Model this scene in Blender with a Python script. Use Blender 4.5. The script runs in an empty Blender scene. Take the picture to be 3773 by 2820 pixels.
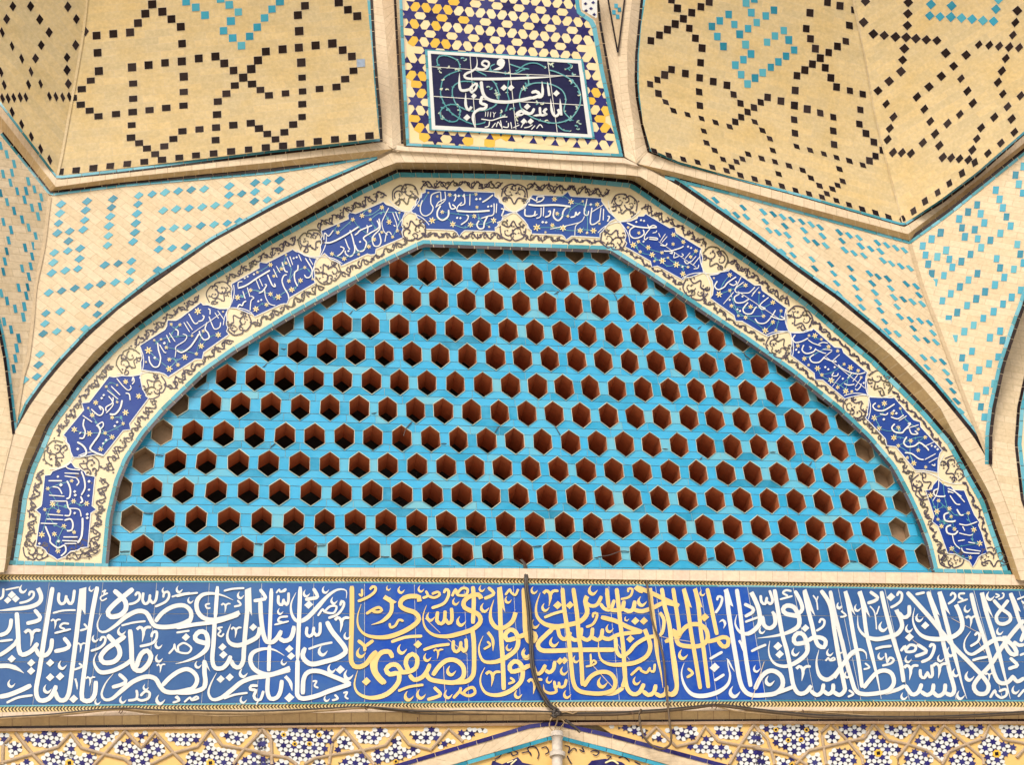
import bpy, math, random
from mathutils import Vector, Matrix
from mathutils.geometry import delaunay_2d_cdt
random.seed(7)
S = bpy.context.scene
COL = S.collection
# ------------------------------------------------------------------ camera
FL, CX, CY = 5100.0, 1886.5, 1410.0
YAW, PITCH, ROLL = math.radians(11.086), math.radians(35.112), math.radians(-4.592)
CAM = Vector((0.0, -6.6, 1.6))
_f = Vector((math.sin(YAW)*math.cos(PITCH), math.cos(YAW)*math.cos(PITCH), math.sin(PITCH)))
_r = Vector((math.cos(YAW), -math.sin(YAW), 0)); _u = _r.cross(_f)
RT = _r*math.cos(ROLL)+_u*math.sin(ROLL); UP = -_r*math.sin(ROLL)+_u*math.cos(ROLL)
cd = bpy.data.cameras.new('camera'); cam = bpy.data.objects.new('camera', cd); COL.objects.link(cam)
cam.matrix_world = Matrix(((RT.x, UP.x, -_f.x, CAM.x), (RT.y, UP.y, -_f.y, CAM.y), (RT.z, UP.z, -_f.z, CAM.z), (0, 0, 0, 1)))
cd.sensor_width = 36; cd.sensor_fit = 'HORIZONTAL'; cd.lens = FL/3773*36; cd.clip_end = 3000
S.camera = cam

# ------------------------------------------------------------------ surfaces the facade is made of
class Flat:                       # a plane parallel to the wall
    def __init__(s, y): s.y = y
    def hit(s, d, off): t = (s.y-off-CAM.y)/d.y; return CAM+d*t
class Relief:                     # y = g(x, z): leaning or curved masonry
    def __init__(s, g): s.g = g
    def hit(s, d, off):
        def h(t):
            p = CAM+d*t; return p.y-s.g(p.x, p.z)+off
        a = 2.0/d.y; ha = h(a)
        b = a
        while True:
            b = a+0.25
            if h(b) >= 0: break
            a = b
            if a > 40: break
        for _ in range(22):
            m = (a+b)/2
            if h(m) >= 0: b = m
            else: a = m
        return CAM+d*b
def ray(px, py): return _f+RT*((px-CX)/FL)-UP*((py-CY)/FL)
def at(p, sf, off=0.0): return sf.hit(ray(p[0], p[1]), off)
CR = {'M': (0, 0, 3773/2212), 'A1': (0, 0, .36298), 'A2': (700, 0, .36298), 'A3': (2300, 0, .36298), 'A4': (2973, 0, .36298),
 'A5': (2500, 400, .45372), 'A6': (0, 350, .45372), 'B1': (1400, 0, .42948), 'B2': (1550, 150, .31646), 'B3': (2973, 400, .36298),
 'B4': (0, 1000, .36298), 'B5': (2973, 1000, .36298), 'C1': (350, 1500, .45208), 'C2': (1250, 1500, .45208), 'C3': (2200, 1500, .45208),
 'C4': (2700, 1300, .49597), 'C5': (600, 1000, .45208), 'C6': (1400, 880, .45208), 'C7': (2100, 880, .45208),
 'D1': (0, 2560, .45208), 'D2': (950, 2560, .45208), 'D3': (1800, 2560, .45208), 'D4': (2773, 2560, .45208),
 'E1': (0, 1550, .63025), 'E2': (3173, 1500, .6826), 'G1': (1450, 560, .39401), 'G2': (1850, 560, .39401), 'G3': (1150, 680, .35714),
 'G4': (800, 880, .35714), 'G5': (470, 1070, .35714), 'G6': (200, 1350, .36765), 'H1': (2250, 770, .31521), 'H2': (2580, 960, .31521),
 'H3': (2880, 1180, .31521), 'H4': (3150, 1430, .3675), 'H5': (3370, 1730, .42017), 'H6': (70, 1680, .44118),
 'F1': (0, 2100, .3327), 'F2': (650, 2100, .3327), 'F3': (1250, 2100, .3327), 'F4': (1850, 2100, .3327), 'F5': (2450, 2100, .3327),
 'F6': (3073, 2100, .3327), 'N': (0, 0, 1)}
def N(c, p): x, y, s = CR[c]; return (x+p[0]*s, y+p[1]*s)
def pts(txt, c='N'): return [N(c, tuple(float(v) for v in q.split(','))) for q in txt.split()]

W0 = Flat(0.0); LAT = Flat(0.04); LOW = Flat(0.028)
Z0 = at((50, 1592), W0).z
def base(z): return -0.04*max(0.0, z-Z0)
ARCHF = Relief(lambda x, z: base(z)-0.055)
SPA = Relief(lambda x, z: base(z)-0.035)
RIB = Relief(lambda x, z: base(z)-0.075)
PLQ = Relief(lambda x, z: base(z)-0.06-0.12*max(0, z-ZP))
ZP = at((1886, 575), Flat(-0.1)).z
def vault(z, zv): t = max(0.0, z-zv); return base(z)-0.055-0.10*t-0.13*t*t
ZVL = at((700, 620), Flat(-.1)).z-0.25; ZVR = at((2900, 700), Flat(-.1)).z-0.2
VL = Relief(lambda x, z: vault(z, ZVL)); VR = Relief(lambda x, z: vault(z, ZVR))
def crease(main, p, q, k, side):   # a facet folded forward about the line p-q drawn on `main`
    a, b = at(p, main), at(q, main)
    def g(x, z):
        f = (z-a.z)/(b.z-a.z); xc = a.x+(b.x-a.x)*f
        return main.g(x, z)-k*max(0.0, (x-xc)*side)
    return Relief(g)
VLS = crease(VL, N('A1', (860, 250)), N('A1', (620, 1600)), .5, -1)
VRS = crease(VR, N('A4', (490, 50)), N('B3', (975, 1150)), .45, 1)
SPLS = crease(SPA, N('A6', (403, 830)), (60, 1560), .75, -1)
SPRS = crease(SPA, N('A5', (1880, 1090)), (3645, 1690), .4, 1)

# ------------------------------------------------------------------ mesh building
class MB:
    def __init__(s): s.v = []; s.f = []; s.t = []; s.uv = []; s.m = []
    def face(s, ps, tint=.5, uv=None, m=0):
        i = len(s.v); s.v += [Vector(p) for p in ps]; s.f.append(tuple(range(i, i+len(ps))))
        s.t.append(tint); s.uv.append(uv or [(0, 0)]*len(ps)); s.m.append(m)
    def tri(s, vs, fs, tint=.5, uvs=None, m=0):
        i = len(s.v); s.v += [Vector(p) for p in vs]
        for f in fs:
            s.f.append(tuple(i+k for k in f)); s.t.append(tint); s.m.append(m)
            s.uv.append([uvs[k] for k in f] if uvs else [(0, 0)]*len(f))
    def build(s, name, mats, parent=None, smooth=False):
        if not isinstance(mats, (list, tuple)): mats = [mats]
        o0 = Vector(parent['_o']) if parent and '_o' in parent else Vector((0, 0, 0))
        if parent is None and s.v:
            lo = [min(v[i] for v in s.v) for i in range(3)]; hi = [max(v[i] for v in s.v) for i in range(3)]
            o0 = Vector(((lo[0]+hi[0])/2, (lo[1]+hi[1])/2, lo[2]))
        me = bpy.data.meshes.new(name); me.from_pydata([tuple(v-o0) for v in s.v], [], s.f)
        for m in mats: me.materials.append(m)
        me.polygons.foreach_set('material_index', s.m)
        a = me.attributes.new('tint', 'FLOAT', 'FACE'); a.data.foreach_set('value', s.t)
        ul = me.uv_layers.new(name='UVMap'); flat = [c for f in s.uv for u in f for c in u]; ul.data.foreach_set('uv', flat)
        if smooth: me.polygons.foreach_set('use_smooth', [True]*len(s.f))
        me.update()
        o = bpy.data.objects.new(name, me); COL.objects.link(o)
        if parent is None: o.location = o0
        else: o.parent = parent
        o['_o'] = tuple(o0)
        return o
def tag(o, label=None, cat=None, group=None, kind=None):
    for k, v in (('label', label), ('category', cat), ('group', group), ('kind', kind)):
        if v: o[k] = v
    return o
def thing(name, p, label, cat, group=None):
    o = bpy.data.objects.new(name, None); COL.objects.link(o); o.location = p; o.empty_display_size = .1; o['_o'] = tuple(p)
    return tag(o, label, cat, group)
def inside(p, poly):
    x, y = p; r = False; j = len(poly)-1
    for i in range(len(poly)):
        xi, yi = poly[i]; xj, yj = poly[j]
        if (yi > y) != (yj > y) and x < (xj-xi)*(y-yi)/(yj-yi)+xi: r = not r
        j = i
    return r
def dense(poly, st, closed=True):
    o = []; n = len(poly)
    for i in range(n if closed else n-1):
        a, b = poly[i], poly[(i+1) % n]; k = max(1, int(math.hypot(b[0]-a[0], b[1]-a[1])/st))
        for j in range(k): o.append((a[0]+(b[0]-a[0])*j/k, a[1]+(b[1]-a[1])*j/k))
    if not closed: o.append(poly[-1])
    return o
def frame(sf, a, b):               # a uv frame: u along a-b drawn on the surface
    A, B = at(a, sf), at(b, sf); u = (B-A).normalized()
    c = at((a[0], a[1]-60), sf)-A; v = (c-u*c.dot(u)).normalized()
    return A, u, v
def fill(mb, poly, sf, off=0.0, tint=.5, step=None, fr=None, m=0):
    if step: poly = dense(poly, step)
    P = [Vector(p) for p in poly]; n = len(P); ed = [(i, (i+1) % n) for i in range(n)]
    if step:
        x0 = min(p[0] for p in poly); x1 = max(p[0] for p in poly); y0 = min(p[1] for p in poly); y1 = max(p[1] for p in poly)
        y = y0+step*.5
        while y < y1:
            x = x0+step*.5
            while x < x1:
                if inside((x, y), poly): P.append(Vector((x, y)))
                x += step
            y += step
    r = delaunay_2d_cdt(P, ed, [], 0, 1e-4)
    vs = [at(v, sf, off) for v in r[0]]
    fs = []
    for f in r[2]:
        c = [sum(r[0][k][j] for k in f)/len(f) for j in (0, 1)]
        if inside(c, poly): fs.append(tuple(reversed(f)))
    uv = None
    if fr: uv = [((v-fr[0]).dot(fr[1]), (v-fr[0]).dot(fr[2])) for v in vs]
    mb.tri(vs, fs, tint, uv, m)
def plen(p): return [0]+[sum(math.dist(p[k], p[k+1]) for k in range(i+1)) for i in range(len(p)-1)]
def resamp(p, n):
    L = plen(p); o = []; k = 0
    for i in range(n+1):
        d = L[-1]*i/n
        while k < len(p)-2 and L[k+1] < d: k += 1
        t = (d-L[k])/max(1e-9, L[k+1]-L[k]); t = min(1, max(0, t))
        o.append((p[k][0]+(p[k+1][0]-p[k][0])*t, p[k][1]+(p[k+1][1]-p[k][1])*t))
    return o
def pair(A, B, st):
    if len(A) == len(B):
        a, b = [], []
        for i in range(len(A)-1):
            k = max(1, int(max(math.dist(A[i], A[i+1]), math.dist(B[i], B[i+1]))/st))
            for j in range(k):
                t = j/k; a.append(tuple(A[i][q]*(1-t)+A[i+1][q]*t for q in (0, 1))); b.append(tuple(B[i][q]*(1-t)+B[i+1][q]*t for q in (0, 1)))
        return a+[A[-1]], b+[B[-1]]
    n = max(2, int(max(plen(A)[-1], plen(B)[-1])/st)); return resamp(A, n), resamp(B, n)
def offs(p, d):                    # parallel polyline, d px to the left of travel (image y down -> positive = right-hand side)
    o = []; n = len(p)
    for i in range(n):
        a = p[max(0, i-1)]; b = p[i]; c = p[min(n-1, i+1)]
        def nr(u, v):
            l = math.dist(u, v) or 1; return (-(v[1]-u[1])/l, (v[0]-u[0])/l)
        n1 = nr(a, b) if i else nr(b, c); n2 = nr(b, c) if i < n-1 else n1
        mx, my = n1[0]+n2[0], n1[1]+n2[1]; q = (mx*n1[0]+my*n1[1]) or 1
        o.append((b[0]+d*mx/q, b[1]+d*my/q))
    return o
def smooth(p, st=18.0):
    if len(p) < 3: return dense(p, st, False)
    q = [p[0]]+list(p)+[p[-1]]; o = []
    for i in range(1, len(q)-2):
        a, b, c, d = q[i-1:i+3]; k = max(1, int(math.dist(b, c)/st))
        for j in range(k):
            t = j/k
            o.append(tuple(.5*(2*b[m]+(c[m]-a[m])*t+(2*a[m]-5*b[m]+4*c[m]-d[m])*t*t+(3*b[m]-a[m]-3*c[m]+d[m])*t**3) for m in (0, 1)))
    return o+[p[-1]]
def strip(mb, A, sa, oa, B, sb, ob, st=45, m=0, tint=.5):
    a, b = pair(A, B, st); pa = [at(p, sa, oa) for p in a]; pb = [at(p, sb, ob) for p in b]; u = 0
    for i in range(len(a)-1):
        du = ((pa[i+1]-pa[i]).length+(pb[i+1]-pb[i]).length)/2; w = (pa[i]-pb[i]).length; w2 = (pa[i+1]-pb[i+1]).length
        mb.face([pa[i], pb[i], pb[i+1], pa[i+1]], tint, [(u, 0), (u, -w), (u+du, -w2), (u+du, 0)], m); u += du
def tiles(mb, A, B, sf, off, lo=34, hi=62, gap=2.2, sb=None, ob=None, m=0):   # a run of separate strip tiles with open joints
    a, b = pair(A, B, 6); La = plen(a); d = 0
    def pick(L, p, x):
        for i in range(len(L)-1):
            if L[i+1] >= x:
                t = (x-L[i])/max(1e-9, L[i+1]-L[i]); return tuple(p[i][q]*(1-t)+p[i+1][q]*t for q in (0, 1)), i+t
        return p[-1], len(p)-1.0
    def idx(p, x):
        i = min(int(x), len(p)-2); t = x-i; return tuple(p[i][q]*(1-t)+p[i+1][q]*t for q in (0, 1))
    while d < La[-1]-4:
        l = random.uniform(lo, hi); e = min(La[-1], d+l-gap); tn = random.random(); k = max(1, int((e-d)/20)); h = random.uniform(0, .0012)
        for j in range(k):
            p, i0 = pick(La, a, d+(e-d)*j/k); q, i1 = pick(La, a, d+(e-d)*(j+1)/k)
            mb.face([at(p, sf, off+h), at(idx(b, i0), sb or sf, (off if ob is None else ob)+h), at(idx(b, i1), sb or sf, (off if ob is None else ob)+h), at(q, sf, off+h)], tn, None, m)
        d += l
_k = 0
def lift():
    global _k; _k = (_k+1) % 28; return _k*0.00012
def ribbon(mb, p, w, sf, off, prof='n', sm=True, st=14.0, tint=None):
    q = smooth(p, st) if sm else dense(p, st*2, False)
    n = len(q)
    if n < 2: return
    L = plen(q); T = L[-1] or 1; l = []; r = []; o0 = off+lift()
    for i in range(n):
        a = q[max(0, i-1)]; c = q[min(n-1, i+1)]; d = math.dist(a, c) or 1
        t = L[i]/T; k = 1.0; o = o0+t*.0009
        e = min(.5, w*.45/T)
        if prof == 'n':
            if t < e: k = .62+.38*t/e
            if 1-t < e: k = .62+.38*(1-t)/e
        if prof in 'tb': k = min(1, .1+(1-t)/.45)
        if prof in 'sb': k = min(k, min(1, .1+t/.45))
        if prof == 'u': k = 1
        h = w*k/2; nx, ny = -(c[1]-a[1])/d*h, (c[0]-a[0])/d*h
        l.append(at((q[i][0]+nx, q[i][1]+ny), sf, o)); r.append(at((q[i][0]-nx, q[i][1]-ny), sf, o))
    tn = random.random() if tint is None else tint
    mb.tri(l+r, [(i, n+i, n+i+1, i+1) for i in range(n-1)], tn)
def poly(mb, p, sf, off, tint=None): mb.face([at(q, sf, off) for q in p], random.random() if tint is None else tint)
def draw(mb, txt, c, sf, off, fl=None, pen=1.0):   # ';'-separated strokes of a reed pen and marks
    s = CR[c][2]
    for e in txt.replace('\n', ' ').split(';'):
        t = e.split()
        if not t: continue
        k = t[0]
        if k in 'DCYFP':
            o = off+lift()
            if k == 'P':
                poly(mb, pts(' '.join(t[1:]), c), sf, o); continue
            x, y = (float(v) for v in t[1].split(',')); z = float(t[2]); R = lambda L: [N(c, (x+a*z, y+b*z)) for a, b in L]
            if k == 'D': poly(mb, R([(-1, .1), (.05, -.95), (1, -.05), (-.05, .95)]), sf, o)
            elif k == 'C': ribbon(mb, R([(-.25, -1), (-.62, -.3), (-.5, .35), (.05, .62), (.6, .2), (.85, -.15)]), z*.62*s, sf, off, 'b', st=4)
            elif k == 'Y':
                ribbon(mb, R([(-.95, -.5), (-.55, -.85), (-.15, -.6), (0, 0), (-.08, .6), (-.2, 1.25)]), z*.42*s, sf, off, 't', st=5)
                ribbon(mb, R([(-.02, -.1), (.2, -.65), (.6, -.85), (1.1, -.8)]), z*.4*s, sf, off, 'n', st=5)
            elif k == 'F':
                g = fl or mb; ph = random.random()*6
                g.face([at(N(c, (x+z*(.66+.34*math.cos(6*q*.2618+ph))*math.cos(q*.2618), y+z*(.66+.34*math.cos(6*q*.2618+ph))*math.sin(q*.2618))), sf, o) for q in range(24)], .3+random.random()*.4)
                g.face([at(N(c, (x+z*.26*math.cos(q*1.047), y+z*.26*math.sin(q*1.047))), sf, o+.0005) for q in range(6)], 0.0)
            continue
        pr = 'n'; sm = True
        if k[0] == '=': sm = False; k = k[1:]
        if k[-1].isalpha(): pr = k[-1]; k = k[:-1]
        ribbon(mb, pts(' '.join(t[1:]), c), float(k)*s*pen, sf, off, pr, sm, st=max(3, float(k)*s*.45))
def tube(mb, P, r, seg=7, tint=.5):
    n = len(P); rings = []
    for i in range(n):
        d = (P[min(n-1, i+1)]-P[max(0, i-1)]).normalized(); a = d.orthogonal().normalized() if abs(d.z) > .95 else d.cross(Vector((0, 0, 1))).normalized(); b = d.cross(a)
        rings.append([P[i]+(a*math.cos(6.2832*k/seg)+b*math.sin(6.2832*k/seg))*r for k in range(seg)])
    fs = [(i*seg+k, i*seg+(k+1) % seg, (i+1)*seg+(k+1) % seg, (i+1)*seg+k) for i in range(n-1) for k in range(seg)]
    fs += [tuple(range(seg)), tuple((n-1)*seg+k for k in range(seg-1, -1, -1))]
    mb.tri([v for q in rings for v in q], fs, tint)
# ------------------------------------------------------------------ materials
def mat(name, rough=.6):
    m = bpy.data.materials.new(name); m.use_nodes = True; nt = m.node_tree; b = nt.nodes['Principled BSDF']; b.inputs['Roughness'].default_value = rough
    return m, nt, b
def node(nt, t, **kw):
    n = nt.nodes.new(t)
    for k, v in kw.items():
        if k in n.inputs: n.inputs[k].default_value = v
        else: setattr(n, k, v)
    return n
def ramp(nt, src, stops):
    r = node(nt, 'ShaderNodeValToRGB'); e = r.color_ramp.elements
    while len(e) > len(stops): e.remove(e[-1])
    while len(e) < len(stops): e.new(.5)
    for k, (p, c) in zip(e, stops): k.position = p; k.color = (*c, 1)
    nt.links.new(src, r.inputs[0]); return r.outputs[0]
def noise(nt, scale, det=4, rough=.6):
    g = node(nt, 'ShaderNodeNewGeometry'); n = node(nt, 'ShaderNodeTexNoise', Scale=scale, Detail=det, Roughness=rough)
    nt.links.new(g.outputs['Position'], n.inputs['Vector']); return n.outputs[0]
def mix(nt, a, b, fac, mode='MIX'):
    x = node(nt, 'ShaderNodeMix', data_type='RGBA', blend_type=mode); x.clamp_factor = True
    for s, i in ((fac, 0), (a, 6), (b, 7)):
        if hasattr(s, 'is_output'): nt.links.new(s, x.inputs[i])
        elif i == 0: x.inputs[0].default_value = s
        else: x.inputs[i].default_value = (*s, 1)
    return x.outputs[2]
def bump(nt, b, src, st=.2, d=.004):
    n = node(nt, 'ShaderNodeBump', Strength=st, Distance=d); nt.links.new(src, n.inputs['Height']); nt.links.new(n.outputs[0], b.inputs['Normal'])
def brick(name, c1, c2, mortar, w=.13, h=.05, ms=.003, stain=(.45, .30, .12), sf=.35, rough=.75, off=.5):
    m, nt, b = mat(name, rough)
    uv = node(nt, 'ShaderNodeUVMap'); t = node(nt, 'ShaderNodeTexBrick', Scale=1.0); t.offset = off
    for k, v in (('Mortar Size', ms), ('Brick Width', w), ('Row Height', h), ('Mortar Smooth', .3), ('Bias', 0.0)): t.inputs[k].default_value = v
    t.inputs['Color1'].default_value = (*c1, 1); t.inputs['Color2'].default_value = (*c2, 1); t.inputs['Mortar'].default_value = (*mortar, 1)
    nt.links.new(uv.outputs[0], t.inputs[0])
    f = ramp(nt, noise(nt, 3.2, 5, .65), [(.42, (0, 0, 0)), (.72, (1, 1, 1))])
    v1 = node(nt, 'ShaderNodeMath', operation='MULTIPLY'); nt.links.new(f, v1.inputs[0]); v1.inputs[1].default_value = sf
    c = mix(nt, t.outputs[0], stain, v1.outputs[0])
    g = ramp(nt, noise(nt, 45, 3, .7), [(.3, (.86, .85, .83)), (.7, (1.08, 1.08, 1.08))])
    c = mix(nt, c, g, 1.0, 'MULTIPLY')
    # pale worn headers: second brick lattice picks single bricks
    nt.links.new(c, b.inputs['Base Color'])
    bump(nt, b, t.outputs[1], -.35, .003)
    return m
def glaze(name, stops, rough=.16, mott=.25, mcol=None, ns=14, wav=.06, dirt=None):   # glazed tile: colour by piece, mottled, slightly wavy
    m, nt, b = mat(name, rough); b.inputs['Specular IOR Level'].default_value = .15 if name in ('black_glaze', 'cobalt_glaze', 'cartouche_blue', 'navy_glaze', 'mosaic_blue') else .28
    a = node(nt, 'ShaderNodeAttribute', attribute_name='tint')
    c = ramp(nt, a.outputs['Fac'], stops)
    n = noise(nt, ns, 5, .7)
    f = ramp(nt, n, [(.40, (0, 0, 0)), (.68, (1, 1, 1))]); q = node(nt, 'ShaderNodeMath', operation='MULTIPLY'); nt.links.new(f, q.inputs[0]); q.inputs[1].default_value = mott
    if mcol: c = mix(nt, c, mcol, q.outputs[0])
    if dirt:
        d = ramp(nt, noise(nt, 60, 6, .8), [(.62, (0, 0, 0)), (.72, (1, 1, 1))]); q2 = node(nt, 'ShaderNodeMath', operation='MULTIPLY'); nt.links.new(d, q2.inputs[0]); q2.inputs[1].default_value = .35
        c = mix(nt, c, dirt, q2.outputs[0])
    nt.links.new(c, b.inputs['Base Color']); bump(nt, b, noise(nt, 22, 3, .5), wav, .01)
    return m
BR_VAULT = brick('honey_brick', (.66, .51, .265), (.56, .45, .25), (.60, .48, .29), .15, .05, .0022, (.58, .40, .13), .55)
BR_SPAN = brick('buff_brick', (.60, .48, .31), (.69, .57, .40), (.50, .39, .25), .16, .05, .0022, (.62, .47, .27), .35)
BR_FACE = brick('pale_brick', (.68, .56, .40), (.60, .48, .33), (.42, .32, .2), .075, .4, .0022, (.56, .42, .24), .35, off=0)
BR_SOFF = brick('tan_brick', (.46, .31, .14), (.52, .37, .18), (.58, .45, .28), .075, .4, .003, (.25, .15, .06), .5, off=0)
BR_WALL = brick('plain_brick', (.45, .34, .2), (.5, .38, .23), (.35, .27, .17), .2, .06, .005)
BR_STONE = brick('cut_stone', (.68, .57, .42), (.64, .51, .40), (.5, .4, .28), .095, .3, .0025, (.62, .47, .33), .3, off=0)
TERRA = brick('terracotta', (.42, .125, .045), (.48, .155, .055), (.3, .15, .09), .3, .3, .001, (.27, .085, .04), .5)
PLASTER = brick('worn_plaster', (.29, .19, .11), (.25, .16, .09), (.26, .18, .11), .6, .6, .001, (.25, .17, .1), .5)
TURQ = glaze('turquoise_glaze', [(0, (.008, .17, .29)), (.28, (.016, .28, .49)), (.55, (.036, .35, .62)), (.8, (.08, .39, .58)), (1, (.15, .42, .52))], .14, .45, (.08, .42, .66), 9, .10, (.2, .35, .34))
TURQ2 = glaze('turquoise_inlay', [(0, (.01, .16, .24)), (.5, (.035, .30, .44)), (1, (.10, .38, .46))], .2, .3, (.08, .36, .46), 20)
TLINE = glaze('turquoise_line', [(0, (.03, .21, .25)), (.5, (.07, .32, .42)), (1, (.17, .43, .52))], .2, .3, (.14, .4, .45), 20)
BLACK = glaze('black_glaze', [(0, (.010, .004, .003)), (.6, (.017, .008, .006)), (1, (.035, .022, .02))], .18, .25, (.04, .03, .03), 26, .15)
JOINT = glaze('lime_joint', [(0, (.55, .45, .32)), (1, (.62, .5, .36))], .8)
PALEJ = glaze('pale_joint', [(0, (.62, .62, .58)), (1, (.7, .7, .66))], .7)
LATJ = glaze('lattice_joint', [(0, (.34, .45, .43)), (1, (.42, .5, .45))], .6, .4, (.2, .3, .3))
BLUE = glaze('cobalt_glaze', [(0, (.022, .068, .22)), (.35, (.045, .125, .31)), (.6, (.022, .09, .35)), (.8, (.010, .065, .38)), (1, (.008, .055, .38))], .2, .5, (.06, .14, .31), 7, .07, (.1, .16, .34))
CART = glaze('cartouche_blue', [(0, (.008, .030, .23)), (1, (.028, .070, .27))], .25, .35, (.035, .085, .28), 9)
NAVY = glaze('navy_glaze', [(0, (.007, .007, .042)), (1, (.010, .011, .055))], .25, .4, (.02, .022, .075), 12, .07)
WHITE = glaze('white_glaze', [(0, (.62, .64, .63)), (1, (.70, .71, .69))], .3, .3, (.54, .57, .57), 16)
GOLD = glaze('yellow_glaze', [(0, (.70, .50, .18)), (1, (.76, .58, .25))], .3, .35, (.68, .46, .15), 14)
CREAM = glaze('cream_glaze', [(0, (.68, .59, .36)), (1, (.72, .63, .42))], .3, .5, (.62, .51, .35), 5)
VINE = glaze('vine_paint', [(0, (.045, .035, .06)), (.6, (.075, .06, .085)), (1, (.1, .09, .05))], .3)
PETAL = glaze('petal_paint', [(0, (.5, .27, .05)), (.25, (.72, .62, .3)), (1, (.75, .70, .48))], .3)
TEAL = glaze('teal_paint', [(0, (.05, .25, .28)), (1, (.16, .40, .42))], .25)
CREAM2 = glaze('mosaic_cream', [(0, (.74, .61, .36)), (1, (.76, .65, .42))], .25, .35, (.75, .52, .13), 3.5)
YELL = glaze('mosaic_yellow', [(0, (.68, .42, .04)), (1, (.72, .47, .07))], .25, .3, (.66, .36, .04), 9)
YELL2 = glaze('mosaic_ochre', [(0, (.68, .43, .13)), (1, (.74, .5, .19))], .3, .45, (.72, .54, .26), 3)
STARB = glaze('mosaic_blue', [(0, (.012, .008, .07)), (.6, (.02, .015, .13)), (1, (.04, .04, .16))], .2, .3, (.07, .08, .2), 20)
STARG = glaze('mosaic_grey', [(0, (.03, .022, .025)), (1, (.085, .075, .085))], .3)
CHEVD = glaze('chevron_brown', [(0, (.025, .012, .01)), (1, (.085, .05, .035))], .35)
CHEVY = glaze('chevron_yellow', [(0, (.68, .5, .17)), (1, (.72, .58, .28))], .3, .4, (.7, .58, .38), 6)
STRAP = brick('strap_clay', (.34, .20, .11), (.42, .27, .16), (.4, .3, .2), .2, .4, .002, (.45, .33, .22), .6)
def plain(name, c, rough=.5, var=.25):
    m, nt, b = mat(name, rough); n = noise(nt, 30, 4, .6)
    nt.links.new(ramp(nt, n, [(.3, tuple(v*(1-var) for v in c)), (.7, tuple(min(1, v*(1+var)) for v in c))]), b.inputs['Base Color']); return m
CABLE_D = plain('dark_rubber', (.045, .035, .028), .5); CABLE_T = plain('dusty_cable', (.34, .235, .12), .6); CABLE_K = plain('brown_cable', (.10, .065, .035), .55)
WIRE = plain('iron_wire', (.06, .05, .045), .5); PIPE = plain('grey_pipe', (.55, .5, .44), .6, .2); RUST = plain('rusty_iron', (.12, .06, .035), .7)
DARK = plain('unlit_chamber', (.03, .026, .022), .9); GROUND = plain('courtyard_stone', (.60, .56, .48), .85, .12)  # DARK: near-black painted in for the unlit depth behind the lattice
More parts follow.
